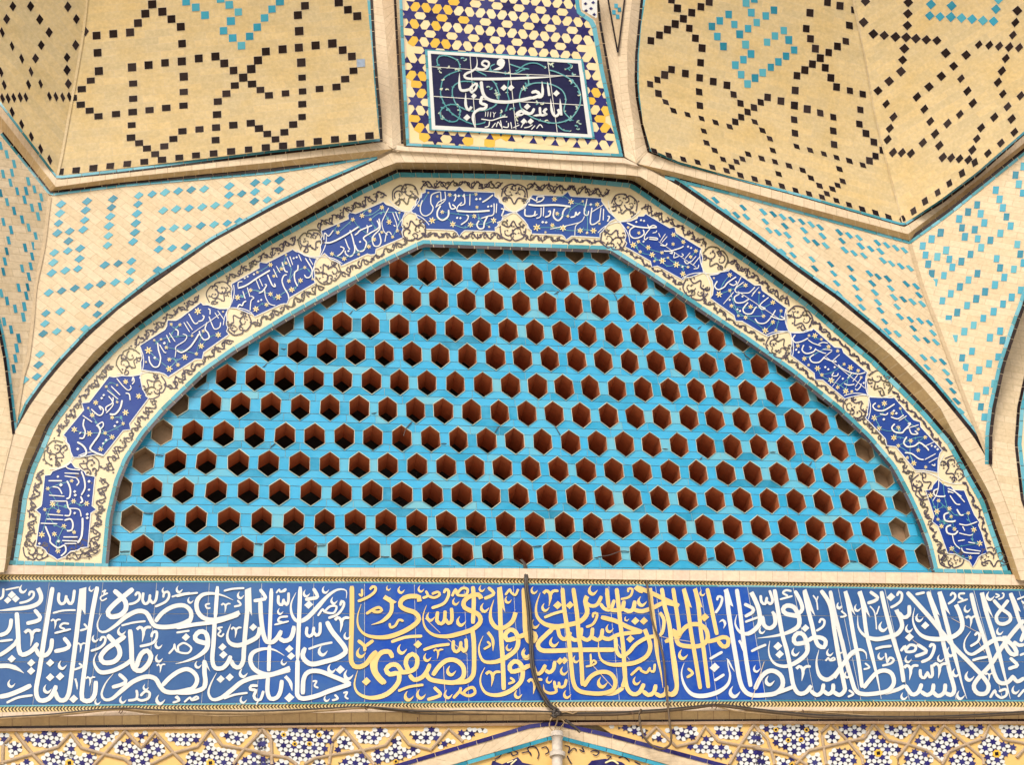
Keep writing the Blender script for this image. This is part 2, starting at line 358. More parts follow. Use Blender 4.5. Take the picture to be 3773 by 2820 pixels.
# ------------------------------------------------------------------ the great inscription frieze
FW = {'F1': '''55t 420,205 455,290 435,365 330,415 120,442 -40,458;30 320,290 335,248 372,252 366,305 300,352 215,372;=22 60,226 215,194;C 255,222 52;30 -10,330 30,300 38,208;
D 130,280 46;D 85,340 42;D 175,325 43;58 582,196 500,700 440,1100 400,1345 440,1450 540,1432 598,1350 622,1285;58 605,1340 640,1430 700,1452 760,1380 800,1100 850,700 905,215;
P 878,215 957,195 945,505 905,440 860,470;58 1078,190 1010,550 950,1000 905,1380 930,1452 1000,1452 1050,1380 1062,1235;50 380,445 445,530 410,570 292,598;
58 185,475 200,700 210,890 250,945 345,905 420,815;55 392,870 440,952 520,942 565,870 576,765;50 -10,955 90,890 170,820 190,770;50 -10,732 70,702 112,640 125,545;=30 -10,797 140,778;
Y 355,745 85;Y 615,598 52;28 765,602 700,598 665,635 720,662;=28 603,706 785,660;38 655,255 648,340 680,382 720,360 735,285;38 735,315 770,378 805,355 825,225;24 585,484 700,455 838,450;
C 1010,218 36;18 1130,250 1170,228 1150,270 1192,262 1115,305 1130,345 1185,318;62 1475,212 1380,290 1270,380 1195,470 1230,525 1330,505 1392,440 1390,360 1330,290 1260,230;
58s 1125,490 1078,600 1100,680 1170,690 1280,620 1400,520 1530,460 1620,480 1670,560 1720,625 1850,638 2000,610 2104,560;55 1720,580 1800,480 1920,410 2040,400 2110,460 2112,545 2050,612 1850,640;
26 1345,622 1480,588 1612,573;32 1497,292 1520,255 1547,272 1540,330 1490,370 1425,386;36 1588,255 1580,340 1610,382 1650,350 1662,275;36 1662,330 1690,372 1725,340 1742,235;
32 1808,312 1820,260 1862,250 1872,300 1830,360 1718,412;24 1902,303 2000,275 2104,258;C 1825,235 40;C 1985,225 45;
62 1388,736 1300,800 1180,880 1115,970 1150,1032 1260,1022 1325,950 1312,860 1250,790 1190,725;32 1108,793 1130,750 1167,760 1155,820 1100,870 1005,903;C 1055,770 46;
62 1440,665 1455,850 1462,1020 1490,1102 1560,1122 1640,1050 1672,960 1630,900 1570,930 1530,1010 1510,1090;55t 1460,1000 1380,1060 1250,1122 1120,1140 1058,1080 1040,1000 1075,920;
C 1345,690 55;Y 1590,705 78;34 1678,752 1690,702 1732,690 1732,760 1680,820 1548,853;C 1755,840 50;C 1760,990 50;Y 1780,1090 46;
58s 1255,1155 1170,1260 1125,1380 1160,1442 1240,1432 1350,1340 1480,1240 1620,1188 1720,1210 1770,1290 1830,1352 1950,1362 2104,1330;55 1795,1290 1880,1200 1980,1130 2080,1105 2162,1160 2182,1240 2130,1320 2000,1360;
48 1315,1158 1392,1230 1360,1270 1240,1306;Y 1000,1235 50;26t 833,1210 850,1270 855,1335;D 815,1435 50;D 555,1195 48;D 665,1185 48;D 345,1035 46;D 345,1125 46;D 555,1035 46;D 130,990 46;C 690,1065 56;C 525,1330 55;C 125,1270 50;
28 930,600 962,650 885,677;28 873,1040 907,1075 820,1112;52 705,755 768,840 720,882 602,908;Y 895,860 50;58t -10,1070 100,1070 190,1100 265,1150;60 -10,1412 100,1390 250,1330 345,1282;30 72,1478 200,1420 362,1394;
C 1080,1470 40;C 1360,1450 46;34 1418,1452 1500,1440 1520,1390 1510,1335;34 1500,1420 1560,1452 1640,1430 1657,1370 1610,1350 1555,1402;C 1615,1310 40;C 1775,1450 62;28 1938,1412 1987,1450 1912,1477''',
'F2': '''58s 630,340 520,290 400,265 290,280 228,350 230,450 290,530 400,560 560,530 700,476;50 690,500 450,577 200,610 0,646;=50 455,185 430,540;56 425,560 412,800 398,1000 430,1090 510,1092 570,1030 602,955;
26 0,300 100,275 238,258;26 525,237 620,215 752,206;26 0,700 145,678;22 372,380 325,390 340,430 378,425;Y 545,420 50;26 675,340 712,390 638,412;C 710,290 46;C 155,345 40;C 30,225 40;
58 800,225 785,450 762,700 747,900 740,1010 700,1082 640,1072 600,1000;P 758,225 827,198 837,515 788,420 760,440;58 930,350 935,500 960,700 1000,800 1070,802 1130,740 1162,675;58 1135,755 1190,792 1260,770 1292,700 1302,625;
58t 925,640 900,740 800,802 680,842 590,812 563,730 602,605;D 850,640 45;24 512,640 460,650 490,680 462,720 500,742 525,708;Y 660,690 56;=50 1052,210 1030,800;50 1030,840 1025,1000 1022,1130;54 1015,1190 1008,1350 1040,1432 1110,1422 1152,1350 1168,1225;
=54 1372,190 1342,1000;58 1342,1000 1338,1300 1342,1395 1400,1432 1550,1402 1700,1345 1930,1268;58 1930,1268 1750,1190 1580,1128 1460,1138 1408,1220 1400,1385;
58b 1325,255 1270,380 1280,500 1340,572 1440,542 1560,420 1680,290 1790,222 1880,235 1880,320;44 925,218 987,310 950,332 855,348;46 1515,208 1562,300 1500,322 1425,332;C 1440,270 46;36 1130,285 1130,370 1170,392 1190,325;36 1190,350 1220,392 1240,350 1242,255;22 1105,262 1140,220 1150,250 1210,215 1200,240 1150,250;
D 1465,390 50;C 1650,230 46;C 1745,350 46;28 1565,515 1620,440 1640,470 1740,482 1772,410 1700,410 1635,475;34 1815,402 1830,350 1857,372 1840,430 1780,500 1682,538;28 1235,520 1150,530 1128,570 1180,587;=26 1085,613 1245,573;C 1150,470 40;
40 1448,635 1440,710 1470,742 1510,712 1522,635;40 1522,690 1550,732 1588,700 1592,585;62 1665,575 1720,680 1800,780 1862,860 1870,920 1780,982 1640,1022 1500,1050 1420,1002 1398,940 1428,865;Y 1830,600 78;C 1890,740 46;C 1620,910 62;30 1462,882 1600,835 1728,808;
D 1250,880 46;D 1270,960 46;D 510,860 46;D 520,945 46;D 105,750 46;60t 345,822 230,790 207,740 255,690 320,700 348,780 332,880 240,960 120,1012 -10,1046;26 -85,935 -30,870 -22,828 -12,880 20,912 20,850 80,815 142,845 165,880 130,925 60,925 8,905;
58s 1195,955 1080,890 960,880 850,920 818,1000 850,1090 940,1150 1060,1162 1258,1092;58t 1255,1112 1000,1180 850,1200 720,1250 620,1330 500,1420 400,1442 355,1370 380,1270 445,1145;D 490,1215 46;D 590,1195 46;C 740,1155 56;C 1190,1030 40;C 240,1060 46;
58 310,1005 312,1150 322,1250 290,1322 150,1362 -10,1362;P 300,1000 330,1010 375,1135 335,1080;28 525,1432 640,1390 788,1367;C 740,1450 46;28 0,1400 32,1440 0,1466;26 86,1472 150,1420 170,1450 242,1430 222,1408 170,1442;
38 902,1290 830,1290 818,1330 880,1340 858,1400 880,1442 930,1440 965,1345;=20 912,1440 883,1502;44t 1205,1185 1260,1250 1282,1345;D 1250,1420 56;24 1508,1240 1552,1238 1530,1290 1572,1312;D 1815,1110 52;C 1720,1105 56;C 1905,1175 62;C 1665,1435 40;28 1752,1388 1787,1430 1722,1452;24 1848,1370 1892,1360 1870,1410 1905,1437''',
'F5': '''34 578,342 590,300 632,310 622,380 590,440 557,483;36b 598,588 640,560 667,600 648,655;58 680,225 700,430 740,700 790,1000 830,1230 880,1342 960,1392 1100,1392 1230,1370 1302,1290 1292,1190 1220,1130 1140,1130 1060,1200 995,1330;P 648,228 697,208 758,415 700,378;
54 795,215 830,450 860,700 900,1000 950,1300;58s 795,500 778,600 830,692 920,712 1010,652 1052,580 1040,450 1000,340 955,252;44 878,382 972,430 970,472 885,523;30 888,582 1035,528;52 1078,515 1100,620 1160,652 1220,602 1212,500 1188,465;
36 1060,285 1070,360 1110,382 1130,305;36 1130,350 1165,382 1192,340 1158,230;54 1213,220 1260,500 1300,720 1350,900 1390,1100 1422,1280 1480,1372 1560,1362 1622,1285;52 1610,1340 1680,1392 1740,1352 1757,1265;52 1750,1340 1810,1382 1860,1342 1862,1265;54 1860,1350 1930,1392 1990,1340 1980,1250 1930,1000 1880,700 1830,400 1728,230;
50 1225,1372 1340,1332 1425,1297;28 1402,240 1340,230 1308,260 1362,292;=26 1272,332 1413,293;58t 1470,515 1340,490 1308,440 1350,400 1430,420 1482,520 1482,620 1400,682 1250,730 1025,762;50 1438,235 1500,350 1522,440 1480,492;
54 1543,230 1580,420 1630,620 1662,760 1700,842 1760,862 1782,800 1740,760 1650,752 1585,792;P 1525,235 1565,215 1668,520 1600,440;56t 1575,805 1450,822 1428,760 1470,708 1530,720 1572,810 1572,920 1480,1012 1350,1072 1230,1052 1168,980 1148,890 1162,790;
D 1250,850 50;D 1270,940 48;D 1555,650 46;34 955,908 1030,870 1122,833;36 497,993 570,950 638,912;36 547,1233 600,1200 658,1162;D 550,1085 56;58b 213,1035 183,1150 220,1290 300,1382 420,1402 580,1362 690,1282 722,1180 702,1080 690,985;C 770,1365 72;P 680,985 710,1000 775,1140 730,1085;
30t 822,785 850,840 868,915;C 1015,1105 46;C 1075,680 42;C 1160,1240 62;C 1445,920 52;Y 1530,1140 78;30 1708,592 1730,550 1767,570 1750,632 1675,682;18 1640,285 1680,350 1692,450;18 1695,295 1675,362;
54s 1705,890 1678,1030 1710,1172 1790,1222 1870,1180 1950,1080 2050,950 2104,920;22 1778,1015 1810,980 1830,1010 1882,1000 1870,978 1825,1002;C 1825,925 46;C 1880,650 30;C 1930,400 36;C 1945,905 36;C 2020,1175 40;28 2038,1338 2087,1380 2027,1412;50 1830,235 1880,480 1950,760 2000,980 2040,1150''',
'F6': '''54 80,760 130,980 190,1200 240,1342 330,1382 480,1372 600,1342 662,1260 642,1160 570,1120 480,1140 400,1220 325,1315;50 125,240 160,400 220,750 270,1000 312,1310;P 103,248 145,232 238,510 170,430;50t 285,240 320,400 360,700 420,950 480,1200 523,1435;P 258,258 305,232 403,535 330,440;
54t 0,1200 100,1050 200,922 290,888 350,922 362,995;56s 262,505 270,640 340,732 460,772 590,752 700,712 752,640 742,560 700,470 690,445;50 718,475 770,532 830,502 832,395;54 523,240 570,450 630,680 690,880 740,1050 772,1250;52 788,1280 860,1382 930,1362 972,1265;52 960,1350 1030,1392 1090,1352 1102,1265;
52 1090,1350 1150,1402 1220,1362 1232,1265;54 1228,1360 1290,1392 1332,1330 1280,1130 1230,900 1170,650 1090,400 1040,245;50 560,1372 700,1332 785,1287;44 398,245 482,310 450,347 370,373;18 397,405 450,480 472,665;18 502,405 470,500;C 260,430 46;C 545,640 62;D 630,305 50;34 697,293 720,250 752,270 742,340 690,390 625,423;
34 903,276 1005,254;56 808,250 900,350 1050,520 1200,700 1350,880 1500,1030 1642,1180 1712,1290 1680,1372 1590,1372 1548,1290 1620,1180 1740,1050 1860,860 1980,700 2104,560;54t 1170,245 1210,450 1260,650 1310,850 1370,1080 1420,1280 1472,1435;P 1143,262 1190,238 1288,505 1220,430;P 1028,272 1065,248 1173,515 1100,450;
58s 893,425 873,560 920,682 1010,752 1150,772 1300,752 1400,682 1422,600 1392,480 1350,390;P 1345,390 1365,395 1435,520 1400,480;C 945,540 52;D 1010,620 46;D 835,750 50;C 830,660 50;34 457,882 530,860 638,848;36 738,905 790,850 800,910 890,902 902,850 840,838 795,892;44 918,828 1022,900 990,932 897,963;
40 1058,863 1080,830 1112,850 1092,930 1050,990 965,1027;24 570,925 590,1040;30 533,1067 630,1040 662,1000 620,978 588,1032;C 520,965 46;24 343,1038 392,1085 327,1107;28 163,1338 212,1380 152,1412;C 145,1170 40;C 65,910 36;C 60,410 40;24 78,458 132,510 68,527;Y 850,1130 78;40 955,1105 960,1180 1000,1202 1030,1145;40 1030,1130 1060,1192 1090,1170 1080,1055;Y 1170,1110 78;
C 820,1000 46;C 1180,990 46;C 1290,920 62;C 1350,1150 52;C 1500,1190 62;C 1400,1400 56;C 775,1410 46;30 1288,293 1310,260 1342,280 1332,330 1262,383;28 1452,265 1390,270 1388,310 1432,332;=26 1368,367 1482,328;C 1475,440 46;Y 1520,570 62;
54 1518,260 1570,480 1640,700 1720,950 1772,1150 1830,1252 1920,1252 1992,1175;54t 1638,255 1680,450 1750,680 1820,900 1890,1180 1953,1435;P 1613,272 1655,252 1768,545 1700,450;56s 1513,685 1448,790 1450,890 1520,942 1620,890 1740,800 1840,768 1930,800 2002,870 2022,940 1960,932 1900,840 1888,735;
32 1558,732 1590,700 1612,740 1590,800 1510,852;34 1532,1007 1610,985 1702,968;46 1765,337 1850,430 1942,500 1952,560 1890,602 1820,592 1798,520 1860,430 1932,337;C 1730,300 56;C 1835,690 46;22 1788,268 1830,290 1788,312;22 1858,262 1880,270 1870,310 1818,332;
52 1953,260 2000,400 2050,560 2110,700;P 1935,272 1975,255 2070,470 2010,440;50 2068,800 2110,690;46 1988,798 2050,840 2110,830;30 2058,952 2110,928;44 1948,978 2032,1060 1990,1082 1930,1102;Y 1720,1190 46;50 1978,1178 2030,1242 2110,1200;34 1728,1423 1780,1340 1790,1380;34 1790,1380 1850,1422 1910,1390 1902,1328 1825,1352;C 2010,1340 52;30 2038,1412 2110,1328;24 2028,332 2110,298;24 2078,348 2110,382'''}
FG = {'F3': '''60 140,182 140,500 130,900 140,1040 200,1082 290,1052 360,960 415,905;60s 243,385 203,520 215,640 290,722 420,752 560,742 700,692 820,622 882,550 842,480 730,440 678,400 690,340 760,300 880,302 888,355;50t 545,320 580,370 570,480 480,570 355,613;P 510,282 638,360 588,388 482,322;
36 338,222 370,190 402,200 390,250 310,310 205,353;30 218,268 250,292 252,215;36 298,492 380,440 440,420 472,450 430,472 365,462;32 558,595 570,642 620,622 660,560 712,572;C 685,230 46;C 545,210 32;40 575,803 740,750 918,738;C 695,890 62;C 240,930 62;
44 207,785 280,850 280,905;44 378,785 290,850;62 587,980 560,915 470,920 408,1000 400,1120 450,1202 513,1263;50 408,912 365,1010 370,1110 420,1200 490,1268;60t 690,1130 640,1060 570,1058 518,1110 560,1162 650,1150 662,1230 590,1332 480,1402 330,1422 210,1372 168,1270 203,1120;
58 660,1142 780,1130 852,1080 862,980 810,938 750,980 738,1050 772,1125;56 778,1165 830,1222 920,1192 980,1110 1002,1045;58 958,1135 1000,1212 1120,1242 1280,1252 1372,1190 1372,1080 1290,1008 1190,1008 1100,1080 1035,1175;58 1235,1252 1400,1242 1470,1190 1492,1100 1490,800 1470,650;54 1480,185 1490,350 1480,600;
58s 967,395 928,520 950,640 1040,722 1180,742 1330,712 1480,660 1562,580 1542,500 1440,450 1388,420 1378,360 1440,300 1540,278 1572,325;34 922,316 980,290 958,235;34 980,290 1050,312 1112,280 1090,248 1025,272;38 1158,262 1180,220 1212,240 1202,310 1150,380 1022,428;34 1248,298 1290,220 1310,280 1400,282 1422,220 1360,208 1308,265;
46 1090,465 1083,570 1130,602 1165,560 1172,455;46 1170,540 1210,597 1247,560 1242,425;44 1265,785 1263,880 1300,912 1340,870 1347,795;44 1345,850 1380,907 1407,870 1402,765;C 905,220 42;C 1010,530 58;C 1290,360 46;C 1350,580 62;C 1610,430 58;C 1580,215 42;C 1870,340 46;38 932,892 1060,850 1223,828;Y 1095,930 52;C 975,980 52;D 870,830 48;C 1240,1130 62;D 300,1240 50;
34 652,1347 780,1300 933,1278;C 770,1410 62;C 905,1390 62;C 1205,1390 56;44 1048,1305 1122,1380 1080,1412 975,1443;38 1262,1428 1340,1340 1340,1305;38 1340,1360 1430,1402 1502,1370 1482,1308 1410,1330 1365,1383;42 1648,197 1712,260 1680,292 1606,322;58 1772,205 1780,400 1790,700 1810,1000 1822,1335;P 1748,202 1800,188 1838,475 1800,410;
56s 1713,335 1678,450 1680,560 1740,642 1830,642 1920,570 1952,475;58t 1950,762 1860,782 1838,720 1890,668 1950,690 1982,780 1962,880 1870,962 1740,1022 1610,1022 1558,950 1548,850 1593,735;58t 2010,1112 1910,1132 1888,1070 1940,1018 2000,1040 2032,1120 2012,1240 1900,1342 1760,1392 1630,1372 1568,1280 1568,1180 1613,1085;
40t 1645,695 1700,780 1702,905;30 1638,797 1672,840 1600,883;Y 1700,1200 78;32 1893,1198 1937,1240 1870,1267;C 1880,870 42;C 1980,1390 52;C 2070,930 62;30 1838,283 1890,220 1900,250 1950,282 1982,215''',
'F4': '''60 240,205 250,500 260,700 300,802 350,792 372,740 330,698 200,742 165,752;50 300,1060 215,1103;50 228,1108 330,1062 380,1152 430,1142 482,1055;48 470,1105 520,1142 570,1100 582,1015;60s 423,255 378,400 388,520 470,602 600,632 740,612 870,572 942,480 922,350 942,295;46 928,365 980,402 1050,390 1102,295;46 1088,375 1130,432 1200,442 1243,335;
54 1198,450 1290,452 1330,440 1352,345;54 1338,435 1400,462 1450,440 1472,345;54 1458,445 1550,462 1680,420 1800,370 1960,402;56 1962,402 1800,330 1650,258 1530,210 1478,200 1560,252;Y 535,305 82;C 355,235 46;C 480,425 52;C 365,610 58;D 615,395 50;D 750,395 46;36 467,533 570,490 683,458;
54 668,205 690,450 730,700 760,1000 790,1250 850,1342 980,1372 1120,1372 1230,1330 1252,1230 1190,1148 1080,1138 980,1190 905,1297;54 788,205 830,500 850,750 870,900 892,1290;=54 1158,208 1182,435;54 1268,208 1290,400 1310,600 1340,850 1350,1000 1362,1200 1330,1305;54 1348,1050 1380,1300 1450,1382 1520,1362 1572,1265;
54 1558,1345 1620,1392 1680,1362 1702,1275;54 1688,1365 1750,1402 1810,1372 1822,1285;54 1818,1355 1880,1392 1932,1330 1922,1100 1880,850 1850,600 1800,400 1768,205;54 1115,1374 1240,1370 1345,1307;30 1398,252 1398,215 1442,218 1430,280 1390,312 1315,328;C 1005,235 62;C 1550,360 62;58 562,655 480,730 398,820 430,892 560,902 800,892 1000,890 1245,890;
50 538,660 610,648 640,740 700,772 762,695;50 738,735 800,782 860,760 882,645;50 868,745 940,782 990,740 1002,645;50 988,745 1060,782 1100,740 1112,655;52 1098,745 1180,772 1300,720 1545,690;56 1552,692 1400,640 1250,568 1095,528;34 1008,533 1010,488 1052,490 1040,550 1000,610 930,638;C 1190,660 52;C 575,810 62;D 1475,570 46;D 1570,570 46;C 1380,550 32;D 1420,770 46;
56s 1070,780 1068,900 1100,1002 1200,1052 1340,1052 1480,1030 1600,960 1642,850 1602,720 1578,662;50 1258,755 1268,900 1320,962 1400,920 1480,830 1600,758 1695,738;26 980,935 985,1062;26 927,1077 1000,1060 1042,1030 1010,1008 982,1052;D 640,1015 42;D 690,1010 42;C 820,1000 46;C 275,950 62;C 685,1130 52;
38 712,1215 690,1292 640,1302 628,1245;38 630,1285 590,1302 578,1235;38t 580,1290 600,1352 530,1372 470,1342 458,1272;C 520,1230 42;Y 360,1285 78;C 720,1390 52;C 1110,1260 68;34 1425,1173 1520,1090 1540,1120 1600,1142 1642,1085;34 1640,1118 1680,1132 1692,1045;C 1490,1240 52;52t 1638,205 1660,420 1690,650 1720,950 1760,1150 1782,1315;44 1748,475 1792,560 1780,680 1745,733''',
'F5': '''52 90,205 120,400 150,600 163,740;52 208,212 250,420 290,700 340,1000 392,1325;P 186,226 228,202 298,425 250,398;52 333,212 370,400 400,700 430,900 482,1315;P 308,222 352,202 418,425 370,398;52 468,208 510,400 550,600 577,725;56 55,782 100,675 120,722 150,822 260,852 400,842 472,770 452,660 370,608 260,620 180,690 145,765;54 465,802 560,780 640,750 702,770 692,842 640,852 585,787;
54 0,802 92,758;54 60,650 80,900 110,1150 132,1300 90,1372 25,1392;C 200,950 62;36 253,1097 307,1150 242,1197;C 415,265 38;D 440,530 50'''}
FTOP = pts('-160,2141 0,2144 1350,2150 1850,2156 2783,2164 3773,2178 3940,2181'); FBOT = pts('-160,2603 0,2601 983,2592 2183,2582 3406,2581 3773,2582 3940,2583')
CTOP = pts('-160,2118 0,2121 1350,2130 1850,2133 2783,2144 3773,2160 3940,2163'); CBOT = pts('-160,2628 0,2626 983,2614 2183,2607 3406,2607 3773,2607 3940,2608')
fr = thing('inscription_frieze', at((1886, 2605), W0), 'long cobalt blue tile frieze with white and yellow Arabic calligraphy in three rows', 'tile frieze')
b = MB()
JX = [(-90, -10)]+[(CR[c][0]+a*.3327, CR[c][0]+e*.3327) for c, a, e in (('F1', 545, 360), ('F1', 1140, 990), ('F1', 1735, 1617), ('F2', 365, 275), ('F2', 945, 890), ('F2', 1522, 1495), ('F3', 280, 280), ('F3', 830, 865), ('F3', 1380, 1437), ('F3', 1925, 2010), ('F4', 650, 765), ('F4', 1175, 1305), ('F4', 1695, 1850), ('F5', 385, 590), ('F5', 905, 1130), ('F5', 1410, 1680), ('F5', 1905, 2185), ('F6', 545, 850), ('F6', 1045, 1370), ('F6', 1525, 1890), ('F6', 2020, 2420))]+[(3880, 4010)]
JX[0] = (-260, -330)
HY = [FTOP, pts('-160,2258 0,2260 500,2264 1350,2262 1850,2258 2550,2266 3773,2278 3940,2280'), pts('-160,2441 0,2441 1350,2439 1850,2433 2550,2439 3000,2433 3773,2441 3940,2442'), FBOT]
def yl(l, x):
    for i in range(len(l)-1):
        if x <= l[i+1][0] or i == len(l)-2: return l[i][1]+(l[i+1][1]-l[i][1])*(x-l[i][0])/(l[i+1][0]-l[i][0])
def jx(j, y): return JX[j][0]+(JX[j][1]-JX[j][0])*(y-2147)/(2605-2147)
for r in range(3):
    for j in range(len(JX)-1):
        q = []
        for jj, g in ((j, 1.0), (j+1, -1.0)):
            e = []
            for k, gy in ((r, 1.0), (r+1, -1.0)):
                y = yl(HY[k], jx(jj, 2300)); y = yl(HY[k], jx(jj, y))+gy; e.append((jx(jj, y)+g, y))
            q += e if jj == j else e[::-1]
        xc = (q[0][0]+q[2][0])/2
        tn = .15+.2*random.random() if xc < 900 else (.45+.2*random.random() if xc < 1300 else (.8+.2*random.random() if xc < 2750 else .08+.25*random.random()))
        p = [at(v, W0, .002+random.uniform(0, .0008)) for v in q]; b.face(p, tn)
field = b.build('tile_field', BLUE, fr)
b = MB(); strip(b, FTOP, W0, 0, FBOT, W0, 0, 200); b.build('tile_joint', PALEJ, fr)
b = MB(); g = MB()
for c, t in FW.items(): draw(b, t, c, W0, .0035, None, .86)
for c, t in FG.items(): draw(g, t, c, W0, .0035, None, .86)
tag(b.build('lettering', WHITE, fr), 'white lettering at both ends of the frieze'); tag(g.build('lettering', GOLD, fr), 'yellow lettering in the middle of the frieze')
# fine cracks and chipped joints seen on the glaze
b = MB()
for c, t in (('F3', '=7 950,540 1120,705;=7 1200,770 1420,945;7 1155,1070 1160,1200 1180,1480'), ('F4', '=7 1010,1070 1220,1300;6 1240,730 1300,860 1410,1000;6 2100,800 1960,780 1740,740'), ('F6', '5 1300,540 1430,610 1640,720;5 870,780 940,830;5 1600,800 1670,920'), ('F5', '=8 1100,1020 960,1450;7 1370,1040 1400,1250')): draw(b, t, c, W0, .0031)
b.build('crack', JOINT, fr)
for T, Bt, F0, nm in ((CTOP, FTOP, 0, 'upper'), (FBOT, CBOT, 1, 'lower')):
    ca = offs(T, 1 if F0 == 0 else 5); cb = offs(Bt, -5 if F0 == 0 else -1)
    c = MB(); strip(c, T, W0, .001, Bt, W0, .001, 120); cb_o = c.build('chevron_border', CHEVY, fr)
    c = MB(); x = -150
    while x < 3920:
        y0, y1 = yl(ca, x), yl(cb, x); h = y1-y0; d = -1 if x < 2755 else 1; w = 5.6+random.uniform(-.5, .7); s = 7.5*d
        for p in ([(x-s/2, y0+.6), (x-s/2+w, y0+.6), (x+s/2+w, y0+h/2), (x+s/2, y0+h/2)], [(x+s/2, y0+h/2), (x+s/2+w, y0+h/2), (x-s/2+w, y1-.6), (x-s/2, y1-.6)]):
            c.face([at(q, W0, .0028) for q in p], min(1, max(0, random.gauss(.4, .3))))
        x += 12.8+random.uniform(-.6, .6)
    c.build('chevron', CHEVD, cb_o)
    c = MB()
    if F0 == 0: tiles(c, offs(Bt, -5), Bt, W0, .003, 170, 220)
    else: tiles(c, T, offs(T, 5), W0, .003, 170, 220)
    c.build('edging_line', TLINE, fr)
# ------------------------------------------------------------------ lattice screen
I2 = pts('399,2090 415.5,1907 445,1780 477,1699 540,1604 615,1518 690,1445 758,1380 871,1300 1052,1188 1188,1111 1323,1036 1400,989 1560,910 2244,932 2395,1027 2552,1133 2733,1255 2910,1380 3082,1518 3191,1622 3280,1729 3332,1826 3380,1930 3409,2009 3434,2112')
ROWS = [([400, 522.7, 647, 768, 893, 1010, 1127.6, 1245, 1362, 1479, 1592, 1704, 1815, 1927, 2037, 2146.5, 2251, 2358, 2461, 2566, 2670, 2774, 2879, 2985, 3087, 3192, 3301, 3407], (525, 2027.6), (2251, 2040)),
([485.6, 604, 723, 843, 964, 1082, 1196, 1309, 1422, 1535, 1645, 1753, 1863, 1970, 2080, 2184, 2289, 2391, 2494, 2597, 2698, 2800, 2903, 3004, 3104, 3205, 3311], (485, 1917), (2698, 1944)),
([446, 559, 676, 797, 915, 1029.5, 1146, 1259, 1371, 1482, 1593, 1702, 1808, 1910, 2014, 2122, 2226, 2329, 2431, 2532, 2634, 2734, 2834, 2932, 3031, 3131, 3228, 3326], (560, 1808), (2834, 1845.6)),
([529.5, 646, 760.5, 878, 989, 1104, 1215, 1324, 1430, 1537, 1643, 1749, 1851, 1955, 2058, 2159, 2262, 2366, 2470, 2572, 2673, 2772, 2870, 2967, 3062, 3158, 3255], (530, 1699), (2673, 1745)),
([597, 709, 825, 938, 1050, 1159, 1268, 1373, 1480, 1586, 1688.5, 1792.5, 1896.5, 1999, 2102, 2201, 2301, 2400, 2501, 2600, 2699.5, 2797, 2895, 2992.5, 3089, 3184], (597, 1596), (2700, 1647)),
([659, 776, 885, 998, 1106, 1216, 1323.5, 1428.6, 1531, 1634, 1738, 1841, 1941, 2042, 2142, 2242, 2340, 2438, 2537, 2633, 2732, 2828, 2926, 3020.5, 3113], (776, 1491), (2633, 1545)),
([727, 834, 941, 1047.6, 1156, 1262, 1368.5, 1472.5, 1573, 1678, 1780, 1881, 1981, 2078, 2175, 2273, 2370, 2468.5, 2565.6, 2658, 2754.6, 2850.5, 2944.5, 3038], (834, 1391), (2944, 1453)),
([878, 991, 1097, 1203.5, 1309, 1415.5, 1518.5, 1621.5, 1722, 1825, 1926, 2025, 2124, 2222, 2319.5, 2416.5, 2513.6, 2608.6, 2702.6, 2797.6, 2889], (991, 1289), (2797, 1351)),
([1047.6, 1156, 1261, 1364, 1471.5, 1573, 1674.4, 1774, 1872.4, 1971, 2069, 2164, 2260, 2355, 2450, 2546, 2639, 2728], (1156, 1192), (2639, 1250)),
([1206, 1311, 1415.5, 1517.6, 1616, 1718.7, 1820.4, 1920, 2015.5, 2113.5, 2211, 2307, 2401.5, 2497, 2590], (1311, 1092.7), (2497, 1144)),
([1371, 1470, 1571, 1669, 1770, 1869, 1966.5, 2064.6, 2161.8, 2256.7, 2353, 2441], (1470, 1000), (2257, 1033)),
([1520, 1620, 1719.6, 1818, 1918.5, 2017, 2115, 2209, 2306], (1620, 902), (2209, 928))]
scr = thing('lattice_screen', at((1886, 2092), LAT), 'arched turquoise brick screen pierced by rows of hexagonal holes', 'lattice screen')
bricks = MB(); mort = MB(); tun = MB(); pl = MB()
cen = []
for xs, a, c in ROWS:
    row = []
    for x in xs:
        y = a[1]+(c[1]-a[1])*(x-a[0])/(c[0]-a[0]); row.append(at((x, y), LAT))
    cen.append(row)
rz = [sum(p.z for p in r)/len(r) for r in cen]
pit = [(r[-1].x-r[0].x)/(len(r)-1) for r in cen]
YF = LAT.y
HX = []
